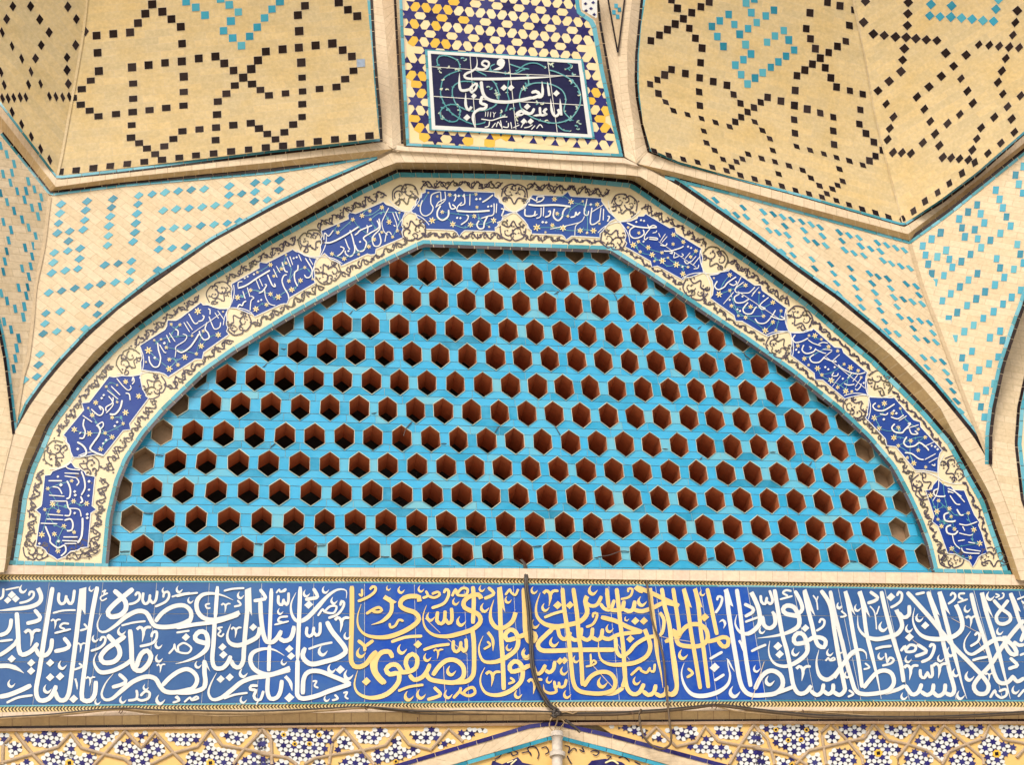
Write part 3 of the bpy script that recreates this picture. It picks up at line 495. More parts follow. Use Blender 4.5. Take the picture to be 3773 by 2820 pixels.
for k, r in enumerate(cen):
    zb = (rz[k]+rz[k-1])/2 if k else rz[0]-(rz[1]-rz[0])/2
    zt = (rz[k]+rz[k+1])/2 if k < len(cen)-1 else rz[k]+(rz[k]-rz[k-1])/2
    hz = (zt-zb)/2; p = pit[k]; w = p*.335
    hs = []
    lx = [r[0].x-p*i for i in (2, 1)]+[q.x for q in r]+[r[-1].x+p*i for i in (1, 2)]
    lz = [r[0].z]*2+[q.z for q in r]+[r[-1].z]*2
    for i, x in enumerate(lx):
        z = rz[k]*.55+lz[i]*.45+random.uniform(-.002, .002); ww = w*random.uniform(.96, 1.04); hh = hz*.935*random.uniform(.98, 1.02); s = hz*.45
        j = lambda: random.uniform(-.0022, .0022)
        hs.append([(x+j(), z+hh+j()), (x+ww+j(), z+s+j()), (x+ww+j(), z-s+j()), (x+j(), z-hh+j()), (x-ww+j(), z-s+j()), (x-ww+j(), z+s+j())])
    HX.append((hs, zb, zt))
    real = range(2, len(hs)-2)
    for i in range(len(hs)-1):
        h, g = hs[i], hs[i+1]; G = .0016; rt = random.random
        up = [(h[0][0], zt), (h[0][0], h[0][1]), (h[1][0], h[1][1]), (g[5][0], g[5][1]), (g[0][0], g[0][1]), (g[0][0], zt)]
        md = [h[1], h[2], g[4], g[5]]
        dn = [h[2], h[3], (h[3][0], zb), (g[3][0], zb), g[3], g[4]]
        for q in (up, md, dn):
            mort.face([(x, YF+.0025, z) for x, z in q], rt())
            cx = sum(v[0] for v in q)/len(q); cz = sum(v[1] for v in q)/len(q)
            def ins(v): return (v[0]-(G if v[0] > cx else -G), v[1]-(G if v[1] > cz else -G))
            q2 = [ins(v) for v in q]; ty = random.uniform(-.006, .006); tz = random.uniform(-.008, .008); o = random.uniform(0, .0015)
            tn = min(1, max(0, random.gauss(.55, .17))) if random.random() < .82 else rt()
            if q is md and rt() < .3: tn = min(1, .75+.3*rt())
            hi = (cz-rz[0])/(rz[-1]-rz[0]); tn = tn if rt() > .35*hi else tn*.45
            if q is not md and rt() < .35:      # some courses are laid in two pieces
                xm = cx+random.uniform(-.02, .02)
                for s_ in (-1, 1):
                    c2 = [(min(v[0], xm-.0012), v[1]) if s_ < 0 else (max(v[0], xm+.0012), v[1]) for v in q2]
                    bricks.face([(x, YF-o+ty*(x-cx)+tz*(z-cz), z) for x, z in c2], min(1, max(0, tn+random.uniform(-.2, .2))))
            else: bricks.face([(x, YF-o+ty*(x-cx)+tz*(z-cz), z) for x, z in q2], tn)
    for i in (0, 1, len(hs)-2, len(hs)-1):
        bricks.face([(x, YF+.001, z) for x, z in hs[i]], random.random())
    for i in real:
        h = hs[i]; cx = sum(v[0] for v in h)/6; f = min(1, max(0, (cx-.0)/1.6)); dp = .115+.10*f+random.uniform(0, .012)
        edge = i-2 in (0, len(cen[k])-1) or k == len(cen)-1
        hb = [(cx+(v[0]-cx)*.97, rz[k]+(v[1]-rz[k])*.97) for v in h]; m = pl if edge else tun
        if edge: dp = random.uniform(.045, .08)
        ofx = random.uniform(0, 3)
        for a in range(6):
            c = (a+1) % 6; L = math.dist(h[a], h[c])
            # uv: around the rim, then into the wall
            m.face([(h[a][0], YF+.0005, h[a][1]), (h[c][0], YF+.0005, h[c][1]), (hb[c][0], YF+dp, hb[c][1]), (hb[a][0], YF+dp, hb[a][1])], .5, [(ofx, a), (ofx+L, a), (ofx+L, a+dp), (ofx, a+dp)])
        if edge or (f > .75 and random.random() < .6): m.face([(x, YF+dp-.002, z) for x, z in reversed(hb)], .5, [(ofx+x, z) for x, z in reversed(hb)])
# masonry core behind the glaze: closes the gaps between the tunnels
core = MB()
for k, (hs, zb, zt) in enumerate(HX):
    for i in range(len(hs)-1):
        h, g = hs[i], hs[i+1]
        for q in ([(h[0][0], zt), h[0], h[1], g[5], g[0], (g[0][0], zt)], [h[1], h[2], g[4], g[5]], [h[2], h[3], (h[3][0], zb), (g[3][0], zb), g[3], g[4]]):
            core.face([(x, YF+.11, z) for x, z in q], .5, [(x, z) for x, z in q])
# pale mortar rims round the holes
rim = MB()
for hs, zb, zt in HX:
    for h in hs[2:-2]:
        cx = sum(v[0] for v in h)/6; cz = sum(v[1] for v in h)/6
        for a in range(6):
            c = (a+1) % 6; k = random.uniform(1.035, 1.06)
            rim.face([(h[a][0], YF-.0045, h[a][1]), (h[c][0], YF-.0045, h[c][1]), (cx+(h[c][0]-cx)*k, YF-.0045, cz+(h[c][1]-cz)*k), (cx+(h[a][0]-cx)*k, YF-.0045, cz+(h[a][1]-cz)*k)], random.random())
            rim.face([(h[a][0], YF-.0045, h[a][1]), (h[c][0], YF-.0045, h[c][1]), (h[c][0], YF+.003, h[c][1]), (h[a][0], YF+.003, h[a][1])], random.random())
# lower edging below the first row
zl = HX[0][1]; zz = at((1886, 2120), LAT).z-.08
xs = [HX[0][0][0][0][0], HX[0][0][-1][0][0]]; x = xs[0]
while x < xs[1]:
    l = random.uniform(.15, .25); bricks.face([(x, YF, zz), (min(x+l, xs[1]), YF, zz), (min(x+l, xs[1]), YF, zl-.001), (x, YF, zl-.001)], random.gauss(.5, .15)); x += l+.002
bricks.build('glazed_brick_face', TURQ, scr); mort.build('mortar_joint', LATJ, scr); rim.build('mortar_rim', glaze('rim_mortar', [(0, (.22, .38, .38)), (1, (.55, .56, .42))], .6), scr); tun.build('hole_lining', TERRA, scr); pl.build('edge_hole_lining', PLASTER, scr); core.build('brick_core', TERRA, scr)
# wire netting stretched behind the holes
net = MB(); zb, zt = rz[0]-.1, rz[4]; yb = YF+.24; x = cen[0][9].x; a = .045
while x < cen[0][20].x:
    z = zb; r = 0
    while z < zt:
        ox = x+(a*.866 if r % 2 else 0); j = lambda: random.uniform(-.008, .008)
        c = Vector((ox+j(), yb, z+j()))
        for q in (Vector((ox+a*.866, yb, z+a*.5)), Vector((ox-a*.866, yb, z+a*.5)), Vector((ox, yb, z-a))):
            tube(net, [c, (c+q)/2+Vector((j()*.4, 0, j()*.4)), q], .0016, 4)
        z += a*1.5; r += 1
    x += a*1.732
net.build('wire_netting', WIRE, scr)

# ------------------------------------------------------------------ tile band round the arch
I1 = offs(I2, -11); I0 = offs(I2, -26)
A4 = pts('30,2100 35,2079 57,1941 72,1827 101,1726 135,1651 170,1569 203,1519 247,1461 290,1399 356,1327 417,1265 508,1189 599,1123 690,1065 777,1007 1000,868 1150,785 1314,694 1462,623 1850,629 2102,641 2333,664 2483,768 2650,870 2775,955 2980,1105 3118,1225 3227,1316 3336,1425 3420,1513 3514,1623 3583,1746 3637,1841 3671,1944 3712,2060 3731,2118 3738,2136')
A5_ = offs(A4, 12); A6_ = offs(A4, 29)
bd = thing('arch_tile_band', at((1886, 640), W0), 'cream tile band of dark scrolls and ten blue cartouches following the arch', 'tile band')
b = MB(); fill(b, A4+I2[::-1], W0, 0, 0.5); b.build('tile_ground', CREAM, bd)
b = MB(); tiles(b, A4, A5_, W0, .003, 30, 58); b.build('black_edging', BLACK, bd)
b = MB(); tiles(b, A5_, A6_, W0, .003, 26, 60); tiles(b, I0, offs(I2, -12), W0, .003, 40, 90)
tiles(b, pts('32,2066 399,2078'), pts('30,2081 399,2091'), W0, .0032, 26, 50); tiles(b, pts('3438,2096 3722,2104'), pts('3440,2110 3728,2118'), W0, .0032, 26, 50); b.build('turquoise_edging', TLINE, bd)
b = MB(); tiles(b, I1, I2, W0, .003, 34, 62); b.build('dark_inner_edging', STARG, bd)
b = MB(); strip(b, I2, W0, 0, I2, LAT, -.01, 60); strip(b, A4, W0, .003, A4, W0, .0, 60); b.build('band_edge', JOINT, bd)
JN = pts('211,2064 264,1698 520,1378 843,1136 1177,946 1507,782 1893,782 2281,817 2599,1007 2908,1224 3198,1457.5 3458,1761.5 3584,2093')
CA = {
'H6': ('140,455 185,420 190,400 215,165 260,160 280,130 330,110 390,90 435,55 470,100 510,110 545,130 560,160 635,175 610,420 645,450 600,480 575,765 520,770 490,790 430,800 390,840 320,870 280,840 240,820 220,790 190,765 140,755 165,580 180,490',
'''12 380,80 420,110 510,120;18 520,130 545,200 550,270 520,330;18 515,340 530,380 510,395;12 380,170 480,185;12 380,145 500,150;14 480,185 500,220 480,250;14 245,210 360,210;18 400,210 420,250 430,300 420,350 395,360;14 280,260 330,270 360,320;12 250,330 380,340;12 260,380 400,380;16 400,380 410,430 430,460 420,500 380,500;12 420,440 500,450 520,510;12 240,490 370,500;18 380,540 430,530 450,570 440,620 400,630;12 230,530 370,535;12 180,565 320,570;22 530,520 530,600 520,680 490,730;14 370,680 490,680;14 360,710 490,715;12 380,735 480,735;18 220,590 240,640 260,690 260,720 290,750 330,770 380,750 390,800 350,840;D 350,245 16;D 585,215 14;D 580,335 12;D 465,300 14;D 470,330 14;D 465,480 12;D 570,490 14;D 570,520 14;D 330,715 14;D 170,735 12;D 325,175 12;D 585,285 12;
F 190,660 30;F 280,405 28;F 455,380 24;F 565,400 26;F 295,655 24;F 325,795 26;F 375,590 24;F 440,210 18;F 240,275 20;F 330,465 20;F 215,450 18;F 460,640 20''', 'lowest blue cartouche at the left foot of the arch'),
'G6': ('90,690 295,440 275,370 350,360 550,100 600,110 680,95 770,100 860,85 870,160 885,230 910,270 920,300 945,320 755,575 765,635 690,645 490,900 420,885 340,900 270,915 190,915 165,860 150,790 125,760 120,720',
'''14 625,120 690,200 740,240 770,220 760,190;16 780,180 800,150 790,110 780,150;14 570,200 660,290;12 530,240 640,330;16 715,270 750,280 760,340;24 555,480 610,480 660,420 680,340;18 370,430 440,490 480,480 490,430 450,400 470,440;16 590,310 580,370 520,410 520,450;14 545,300 590,380 520,470;14 285,495 380,560;20 300,530 290,590 310,660 290,720 250,720;16 250,680 270,660;24 430,590 460,640 440,700 390,770 360,830 420,870 490,895;16 420,600 480,560 490,600 450,640;24 230,760 290,800 320,850 310,890 260,905;D 495,290 14;D 475,320 14;D 630,560 14;D 605,600 14;D 520,740 14;D 490,775 14;D 235,830 16;
F 715,155 30;F 415,365 30;F 845,300 32;F 380,490 30;F 715,465 36;F 200,635 34;F 350,675 34;F 580,710 30;F 465,830 30;F 580,515 24;F 690,575 22;F 510,670 22;F 340,420 16;F 630,190 14;F 520,205 18;F 630,360 16''', ''),
'G5': ('125,570 385,405 405,370 410,310 500,310 545,285 755,125 780,150 830,150 880,170 950,190 1035,190 1020,240 1025,300 1020,350 1035,390 1020,420 1045,455 785,640 770,710 700,710 420,895 390,870 330,850 250,840 140,820 135,740 150,700 140,650 140,610',
'''22 510,620 560,640 640,590 700,510 735,450;12 500,620 500,580 590,520 610,470 570,450;12 490,690 500,620;14 330,560 380,640 400,640;18 310,540 320,620 340,700 320,780 270,790 230,740 220,680;12 400,460 440,540;12 430,440 490,530;18 490,400 520,420 520,470;12 580,330 640,430;12 610,320 670,410;16 630,240 690,340 730,330;18 730,320 770,310 790,270 770,260;18 820,330 800,400 830,440 840,490 790,510 750,460 740,420;14 840,270 870,350 900,400 950,380 960,330;12 930,210 1000,310;12 900,230 940,290;16 830,190 850,200 850,250;D 380,545 16;D 280,695 16;9 660,450 960,240;
F 725,215 40;F 215,620 42;F 430,810 38;F 590,690 34;F 935,460 34;F 760,575 34;F 430,715 26;F 520,770 26;F 450,350 20;F 540,355 20;F 400,590 22;F 710,655 22;F 780,420 20;F 275,515 16;F 345,505 16;F 665,470 16;F 190,740 14;F 985,220 14''', ''),
'G4': ('150,465 435,300 430,270 440,240 510,250 780,108 810,130 850,140 900,170 960,190 1025,200 1005,260 1000,330 1010,390 1000,420 1010,455 745,610 720,670 690,670 650,680 385,805 370,780 330,770 280,750 200,715 130,710 145,650 150,600 145,560 155,520 150,490',
'''22 215,510 300,480 420,400 545,325;14 215,500 220,450 260,440;14 265,540 290,620;12 310,500 340,600;14 340,740 350,640 380,610 350,590;18 210,710 230,680 260,690 270,660 300,640;12 400,420 440,520;12 435,410 470,490;18 520,370 570,480 600,490 590,460;18 430,560 470,540 510,480 490,470;12 490,520 500,600 540,670 600,690;12 610,280 650,350;12 580,310 620,400;18 670,240 700,330 730,340;18 720,370 690,380 670,430 690,500 730,570 740,620;12 750,180 780,270;12 840,160 870,230;12 720,190 760,290;18 835,270 830,320 800,350 800,420 830,490;12 950,200 990,270;16 910,200 960,280 980,330 960,390 920,400 900,370;D 820,190 13;D 790,200 13;D 380,365 13;D 315,390 13;D 285,405 13;D 455,630 13;D 425,645 13;
F 550,268 28;F 415,345 18;F 210,605 34;F 345,530 24;F 550,570 28;F 630,600 36;F 770,525 34;F 860,430 30;F 400,725 36;F 510,680 26;F 665,310 22;F 710,250 20;F 740,435 24;F 905,295 20;F 985,415 16;F 710,165 16;F 585,385 20''', ''),
'G3': ('95,475 375,355 370,320 385,285 450,300 735,175 765,205 830,225 880,260 960,285 935,340 925,420 940,450 925,490 940,545 660,665 650,720 600,725 570,715 300,840 280,810 240,790 190,770 130,710 75,745 90,680 85,640 100,600 90,560 105,530',
'''22 130,600 200,595 330,530 480,435;14 120,570 130,500 170,530 220,470;16 260,740 300,710 330,660 290,640;14 340,560 370,640 390,670;18 390,470 420,560 440,680 400,740 350,720 340,680;18 440,520 470,500 500,470 620,420;18 440,620 470,680 530,680 560,600 530,550 600,500 690,440 670,370;16 560,420 575,440 570,500;18 690,350 700,450 640,520 620,560 640,630 690,630 710,580 690,500;12 790,240 740,340 720,400 740,480 780,520;12 830,290 870,400 880,480;12 860,280 895,370;14 750,590 770,500 800,490 820,520;14 840,420 860,430;D 495,590 13;D 375,685 13;
F 595,270 24;F 515,320 30;F 720,235 28;F 795,385 32;F 270,420 22;F 265,495 24;F 420,360 26;F 640,565 26;F 585,640 26;F 330,765 28;F 205,715 26;F 880,475 20;F 480,720 18;F 720,490 20;F 600,360 20;F 900,290 14;F 830,540 20''', ''),
'G1': ('160,545 185,505 205,500 215,440 260,425 265,390 298,375 298,345 575,360 615,320 660,365 945,378 945,410 985,440 990,470 1030,490 1040,540 1120,562 1020,600 1015,640 970,660 985,690 950,705 950,740 665,735 635,760 615,795 590,750 560,730 298,720 295,690 265,665 265,635 225,620 205,575 180,570',
'''14 435,370 370,390 350,420 350,480 370,520 350,570 300,597 260,575 250,520 270,450;12 480,370 485,440 450,480 395,510;12 440,370 445,470;12 395,520 420,470 480,440;16 565,410 580,395 580,430 565,460;D 610,410 14;D 655,410 14;16 520,470 540,530 580,520 550,490;20 515,540 510,600 460,637 415,610 410,560 440,500;22 590,550 740,558 900,548;14 640,470 600,510 590,545;14 660,390 665,480 620,500;12 715,390 712,500;D 775,440 14;D 810,438 14;18 830,470 880,440 930,400;D 885,510 12;D 915,505 12;14 940,480 935,580 880,600 820,620;12 965,480 960,570;18 1005,530 1030,540 1010,600;18 880,600 850,660 840,710 800,715 780,680 800,640;16 680,590 700,600 685,640 630,680;D 595,615 12;D 625,618 12;
F 525,400 22;F 770,395 20;F 360,640 35;F 555,675 32;F 720,680 30;F 935,640 32;F 455,560 22;F 755,600 25;F 325,380 12;F 235,500 15;F 780,515 18;F 895,700 12;F 410,415 15''', ''),
'G2': ('130,562 210,520 235,480 230,455 260,430 285,400 560,410 575,400 615,370 640,410 660,415 930,430 930,460 960,500 1000,560 1065,620 1010,650 970,700 940,740 915,760 915,800 650,785 630,800 600,820 580,790 560,775 275,765 275,735 240,710 240,680 205,640',
'''16 250,470 265,430 320,455 330,420 390,420 370,455 320,470;22 245,490 330,500 500,495 640,510;18 215,530 215,590 260,600 300,590 310,550;12 300,600 330,580;12 390,510 385,600;12 365,520 360,600 320,620;18 430,560 450,550 445,590 400,610;20 490,530 480,600 520,640 560,610 570,560 600,520 640,510;18 640,610 680,600 690,560 700,590 730,560;14 770,520 770,580 800,590 810,550;12 795,435 770,560;16 840,520 825,660 860,675 910,640;12 925,520 910,650;12 950,530 945,640;10 680,780 690,690 750,640 770,600;10 450,720 600,690 720,660;18 985,600 1005,605 985,650;D 380,655 14;D 412,658 14;D 830,490 14;10 840,560 950,490;
F 490,440 28;F 645,465 32;F 890,490 25;F 325,705 38;F 570,710 35;F 470,685 25;F 730,735 30;F 855,735 32;F 515,575 22;F 615,600 18;F 755,460 14;F 795,755 16;F 405,750 14;F 910,670 14''', ''),
'H1': ('110,150 230,140 310,110 320,85 385,80 410,55 690,220 750,210 765,280 1060,460 1055,510 1075,570 1065,640 1085,740 930,800 870,800 845,830 640,715 545,665 480,680 465,610 170,440 190,400 165,370 180,310 155,230',
'''22 190,160 280,200 370,215 460,220 540,215;18 430,180 450,210 500,190 540,210;20 380,240 390,290 340,330 270,340 225,300 230,240 290,200;16 460,230 400,310 400,360 440,330;18 450,350 540,360 540,340 450,330;14 490,280 530,270 540,250;12 640,290 580,380;12 660,320 600,390;12 560,280 580,330;20 580,420 640,430 660,400;18 620,490 700,490 830,450 850,430;18 690,510 720,520 710,480;14 750,510 740,570 800,550;16 830,520 850,540 820,560;12 930,510 870,580;12 1000,550 940,620;12 1040,560 960,660;18 860,600 890,640 940,610;14 970,700 1020,690 1030,650;9 560,380 1000,680;D 300,150 15;D 355,130 15;D 390,138 15;D 905,440 15;D 940,455 15;D 385,380 15;D 840,675 15;
F 265,420 42;F 485,535 38;F 605,605 44;F 770,650 42;F 845,760 38;F 735,300 32;F 850,385 30;F 440,450 34;F 995,490 28;F 935,560 26;F 600,510 26;F 325,380 26;F 345,500 24;F 730,410 24;F 205,215 20;F 905,680 20;F 670,570 18;F 510,610 18;F 330,280 24''', ''),
'H2': ('105,175 200,160 240,135 330,120 355,95 640,290 710,290 725,350 1015,560 1000,600 1015,650 1010,730 1030,825 940,840 860,860 790,890 490,710 415,705 395,640 115,440 145,400 155,320 140,240',
'''20 200,240 170,300 210,340 280,310 320,260 420,190;18 340,270 390,290 430,260 410,240;12 480,190 400,350;16 510,250 420,320 420,370 530,380 580,370 640,310;12 660,340 600,420;12 690,310 610,390;20 460,390 400,430 420,490 500,490 570,450;20 560,490 500,570 530,620 600,620 640,560 660,540;16 680,530 720,570 760,560 700,520 800,430;18 640,680 680,730 760,730 830,660 880,580;18 820,650 900,680 960,690 990,680 940,650;9 440,360 920,680;12 390,370 270,510;D 495,420 15;D 345,460 15;D 740,415 15;D 435,570 15;D 465,590 15;D 360,415 12;
F 345,170 34;F 220,395 42;F 530,290 30;F 850,490 34;F 590,540 32;F 365,530 28;F 530,665 28;F 760,820 42;F 850,720 30;F 345,350 24;F 445,645 20;F 740,650 26;F 690,375 18;F 945,590 22;F 885,820 24;F 160,205 16''', ''),
'H3': ('105,145 180,140 250,140 280,120 350,120 375,100 620,315 705,325 725,380 1005,615 985,660 1000,740 1010,880 930,875 850,890 800,900 740,920 480,700 390,695 380,620 105,405 110,370 105,320 120,300 115,220',
'''20 160,170 130,220 160,260 230,250 310,210;16 310,230 370,270 460,300;16 430,280 480,260 540,270;20 260,290 240,350 290,390 370,370 400,330;16 320,310 350,320 330,340;16 390,340 480,380 520,390;12 480,340 590,350;20 380,400 330,440 360,490 440,490 500,430;16 490,440 560,470 640,490 620,470;12 680,400 590,480;12 590,360 500,430;18 660,520 700,560 800,610 900,630 980,610;16 610,610 590,650 650,650 660,620;12 820,620 770,680;12 890,640 830,720;16 730,740 780,760 850,750;16 860,800 880,820 920,780 930,740;12 940,660 860,780;9 520,430 980,800;9 690,650 590,780;D 510,550 15;D 545,575 15;D 620,550 15;D 170,345 15;D 200,375 15;D 715,685 15;D 960,735 15;
F 390,180 36;F 420,565 38;F 580,705 42;F 750,830 40;F 805,555 38;F 190,300 28;F 550,310 30;F 265,450 32;F 895,590 26;F 655,785 28;F 655,360 24;F 470,640 26;F 730,515 22;F 820,835 22;F 465,225 20;F 320,180 20;F 930,670 20;F 315,525 20''', ''),
'H4': ('145,90 230,95 300,95 360,100 395,95 590,320 655,340 660,390 875,625 850,660 835,730 830,850 750,835 690,825 620,825 600,820 410,590 320,580 305,510 105,300 130,265 125,240 135,180 135,130',
'''18 210,150 180,180 210,220 290,225 400,160;16 250,260 310,270 330,250;16 360,290 430,310 490,270;12 520,280 440,330;20 400,360 370,400 400,440 470,450 500,420 560,360;18 530,360 560,350;12 640,370 510,410;18 545,410 570,460 630,460 600,430;20 520,490 490,550 530,590 600,580 650,550 720,600 740,630;12 800,540 690,590;18 500,650 570,660 640,710 690,720;12 810,660 700,720;12 830,700 740,750;16 770,770 800,780 800,760;D 390,230 15;D 415,255 15;D 290,315 15;D 805,590 15;D 830,615 15;D 770,580 12;
F 295,155 32;F 195,300 34;F 245,405 30;F 435,398 26;F 390,500 34;F 560,530 26;F 590,755 32;F 435,580 24;F 705,495 24;F 635,625 24;F 375,255 24;F 710,795 20;F 635,415 20;F 455,205 18;F 525,700 20;F 240,185 18''', ''),
'H5': ('95,185 150,175 160,140 205,90 250,130 290,150 320,150 345,180 435,185 525,400 570,465 560,490 590,560 640,735 590,750 560,770 535,820 510,860 480,810 440,790 400,770 360,745 290,740 205,500 180,480 155,460 170,410',
'''18 210,170 170,190 180,230 250,240 270,230;14 290,170 340,190 410,240;14 310,230 360,300 400,310;12 340,180 440,290;12 290,190 340,210;20 300,380 260,400 270,450 330,460 360,450;20 320,490 280,510 290,560 350,570 380,540;18 370,350 400,400 430,400;14 390,480 460,490 550,460;12 420,500 440,540;12 390,560 480,580 510,570;12 330,570 350,650 400,700;14 410,690 440,730 570,740;12 450,700 580,720;12 470,640 530,650;12 380,630 440,620;D 300,200 10;
F 140,230 28;F 195,370 30;F 305,345 24;F 470,385 20;F 520,530 28;F 570,650 30;F 325,695 26;F 485,775 22;F 235,500 24;F 210,275 20;F 350,525 22;F 205,440 18;F 320,415 18;F 250,115 16''', 'lowest blue cartouche at the right foot of the arch')}
vine = MB()
def sc(o, T, Nn, L, w, prof='t'):    # a painted stroke given in a local frame, native px
    ribbon(vine, [(o[0]+T[0]*x+Nn[0]*y, o[1]+T[1]*x+Nn[1]*y) for x, y in L], w, W0, .0012, prof, st=3.5, tint=random.random())
def leaf(o, T, Nn, x, y, s):
    a = random.random()*6.28; q = [(x+s*r*math.cos(a+t), y+s*r*math.sin(a+t)) for t, r in ((0, 1.3), (1, .55), (2.1, .9), (3.2, .5), (4.2, .95), (5.2, .5))]
    vine.face([at((o[0]+T[0]*u+Nn[0]*v, o[1]+T[1]*u+Nn[1]*v), W0, .0012+lift()) for u, v in q], random.random())
def spiral(o, T, Nn, x, y, r, a0, turn, w):
    L = [(x+r*(1-t*.8)*math.cos(a0+turn*t*5.2), y+r*(1-t*.8)*math.sin(a0+turn*t*5.2)) for t in [k/14 for k in range(15)]]
    sc(o, T, Nn, L, w); leaf(o, T, Nn, L[-1][0], L[-1][1], w*.9)
    for k in (3, 7, 10): leaf(o, T, Nn, L[k][0]*1.0+random.uniform(-2, 2), L[k][1], w*.75)
names = ['H6', 'G6', 'G5', 'G4', 'G3', 'G1', 'G2', 'H1', 'H2', 'H3', 'H4', 'H5']
for i, nm in enumerate(names):
    ol, tx, lb = CA[nm]
    p = pts(ol, nm); b = MB(); fill(b, p, W0, .0022, random.uniform(0, .5) if nm[0] == 'H' and nm != 'H6' else random.uniform(.4, 1))
    ct = b.build('cartouche', CART, bd)
    if lb: ct['label'] = lb
    b = MB(); ribbon(b, p+[p[0]], 3.1, W0, .0032, 'u', False, 6); b.build('outline', WHITE, ct)
    b = MB(); fl = MB(); draw(b, tx, nm, W0, .0046, fl, .74)
    # thin teal stems linking the blossoms
    fs = [tuple(float(v) for v in e.split()[1].split(',')) for e in tx.replace('\n', '').split(';') if e.strip().startswith('F')]
    stm = MB()
    for q in range(len(fs)-1):
        a_, c_ = fs[q], fs[q+1]
        if math.dist(a_, c_) < 330:
            mx = ((a_[0]+c_[0])/2+random.uniform(-40, 40), (a_[1]+c_[1])/2+random.uniform(-40, 40)); ribbon(stm, [N(nm, a_), N(nm, mx), N(nm, c_)], 1.9, W0, .0026, 'n', st=6)
            for _ in range(2): poly(stm, [N(nm, (mx[0]+random.uniform(-22, 22), mx[1]+random.uniform(-22, 22))) for _k2 in range(3)], W0, .0027+lift()*.2)
    b.build('lettering', WHITE, ct); fl.build('blossom', PETAL, ct); stm.build('stem', TEAL, ct)
    # scrolls along both long sides
    A, B = JN[i], JN[i+1]; L = math.dist(A, B); T = ((B[0]-A[0])/L, (B[1]-A[1])/L); Nn = (T[1], -T[0])
    nn = [((q[0]-A[0])*Nn[0]+(q[1]-A[1])*Nn[1], (q[0]-A[0])*T[0]+(q[1]-A[1])*T[1]) for q in p]
    def edge(line, x):             # distance from the axis to a band edge abreast of x
        o = (A[0]+T[0]*x, A[1]+T[1]*x); best = None
        for q in dense(line, 6, False):
            t = (q[0]-o[0])*T[0]+(q[1]-o[1])*T[1]
            if abs(t) < 5:
                v = (q[0]-o[0])*Nn[0]+(q[1]-o[1])*Nn[1]
                if abs(v) < 220: best = v if best is None else best
        return best
    for sd, line in ((1, A6_), (-1, I0)):
        ds = sorted(abs(v) for v, t in nn if v*sd > 0 and .15*L < t < .85*L); hw = ds[int(len(ds)*.45)] if ds else 75
        x = 46; k = 0; wv = []
        while x < L-36:
            eg = edge(line, x)
            lo_ = hw+(13 if abs(x-L/2) < 30 else 3); hi_ = abs(eg)-5 if eg is not None else lo_+34
            ym = (lo_+hi_)/2; am = max(5, (hi_-lo_)/2-4)
            wv.append((x, sd*(ym+am*.7*(1 if k % 2 else -1)), am)); x += 23; k += 1
        if len(wv) < 3: continue
        sc(A, T, Nn, [(a_, e_) for a_, e_, m_ in wv], 4.8, 'n')
        for j, (a_, e_, m_) in enumerate(wv[:-1]):
            up = 1 if (j % 2) == 0 else -1
            spiral(A, T, Nn, a_+9, e_+up*sd*m_*.75, min(12.5, m_*.8), random.uniform(0, 6.28), 1 if (j % 2) else -1, 4.4)
            leaf(A, T, Nn, a_+random.uniform(-6, 6), e_+random.uniform(-4, 4), 6)
            leaf(A, T, Nn, a_+random.uniform(4, 16), e_+up*sd*m_*random.uniform(.8, 1.6), 5)
for i, J in enumerate(JN):
    a = JN[max(0, i-1)]; c = JN[min(len(JN)-1, i+1)]; L = math.dist(a, c); T = ((c[0]-a[0])/L, (c[1]-a[1])/L); Nn = (T[1], -T[0])
    if i in (0, 12):
        T = (1, 0); Nn = (0, -1)
    for sd in (1, -1):
        o = (J[0]+Nn[0]*sd*66, J[1]+Nn[1]*sd*66)
        if i in (0, 12): o = (J[0]+sd*78, J[1]-38)
        for r, x, y in ((34, -20, 6), (34, 20, 6), (22, 0, 22), (20, -34, -22), (20, 34, -22)):
            spiral(o, T, Nn, x, y*sd, r*.62, random.uniform(0, 6.28), random.choice((1, -1)), 4.4)
        sc(o, T, Nn, [(-48, -10*sd), (-40, 24*sd), (-10, 38*sd), (0, 30*sd), (10, 38*sd), (40, 24*sd), (48, -10*sd)], 4.6, 'n')
        sc(o, T, Nn, [(-44, -22*sd), (-16, -12*sd), (0, -34*sd), (16, -12*sd), (44, -22*sd)], 4.4, 'n')
        for _ in range(16): leaf(o, T, Nn, random.uniform(-50, 50), random.uniform(-36, 36), 4.8)
        # white line framing the lobed spandrels between cartouches
        ribbon_w = 4
draw(vine, '7 470,830 540,820 600,780 680,740;7 420,870 440,850 480,870 520,850 560,850 600,830 640,822 680,780;6 440,838 470,812;6 560,800 580,815', 'H6', W0, .0016)
vine.build('scroll_ornament', VINE, bd)
b = MB()
for i, J in enumerate(JN[1:-1], 1):
    a = JN[i-1]; c = JN[i+1]; L = math.dist(a, c); T = ((c[0]-a[0])/L, (c[1]-a[1])/L); Nn = (T[1], -T[0])
    for sd in (1, -1):
        q = [(-62, sd*62), (-50, sd*40), (-34, sd*22), (-12, sd*6), (0, sd*2), (12, sd*6), (34, sd*22), (50, sd*40), (62, sd*62)]
        ribbon(b, [(J[0]+T[0]*x+Nn[0]*y, J[1]+T[1]*x+Nn[1]*y) for x, y in q], 3.0, W0, .0016, 'u', True, 4)
b.build('lobed_line', WHITE, bd)
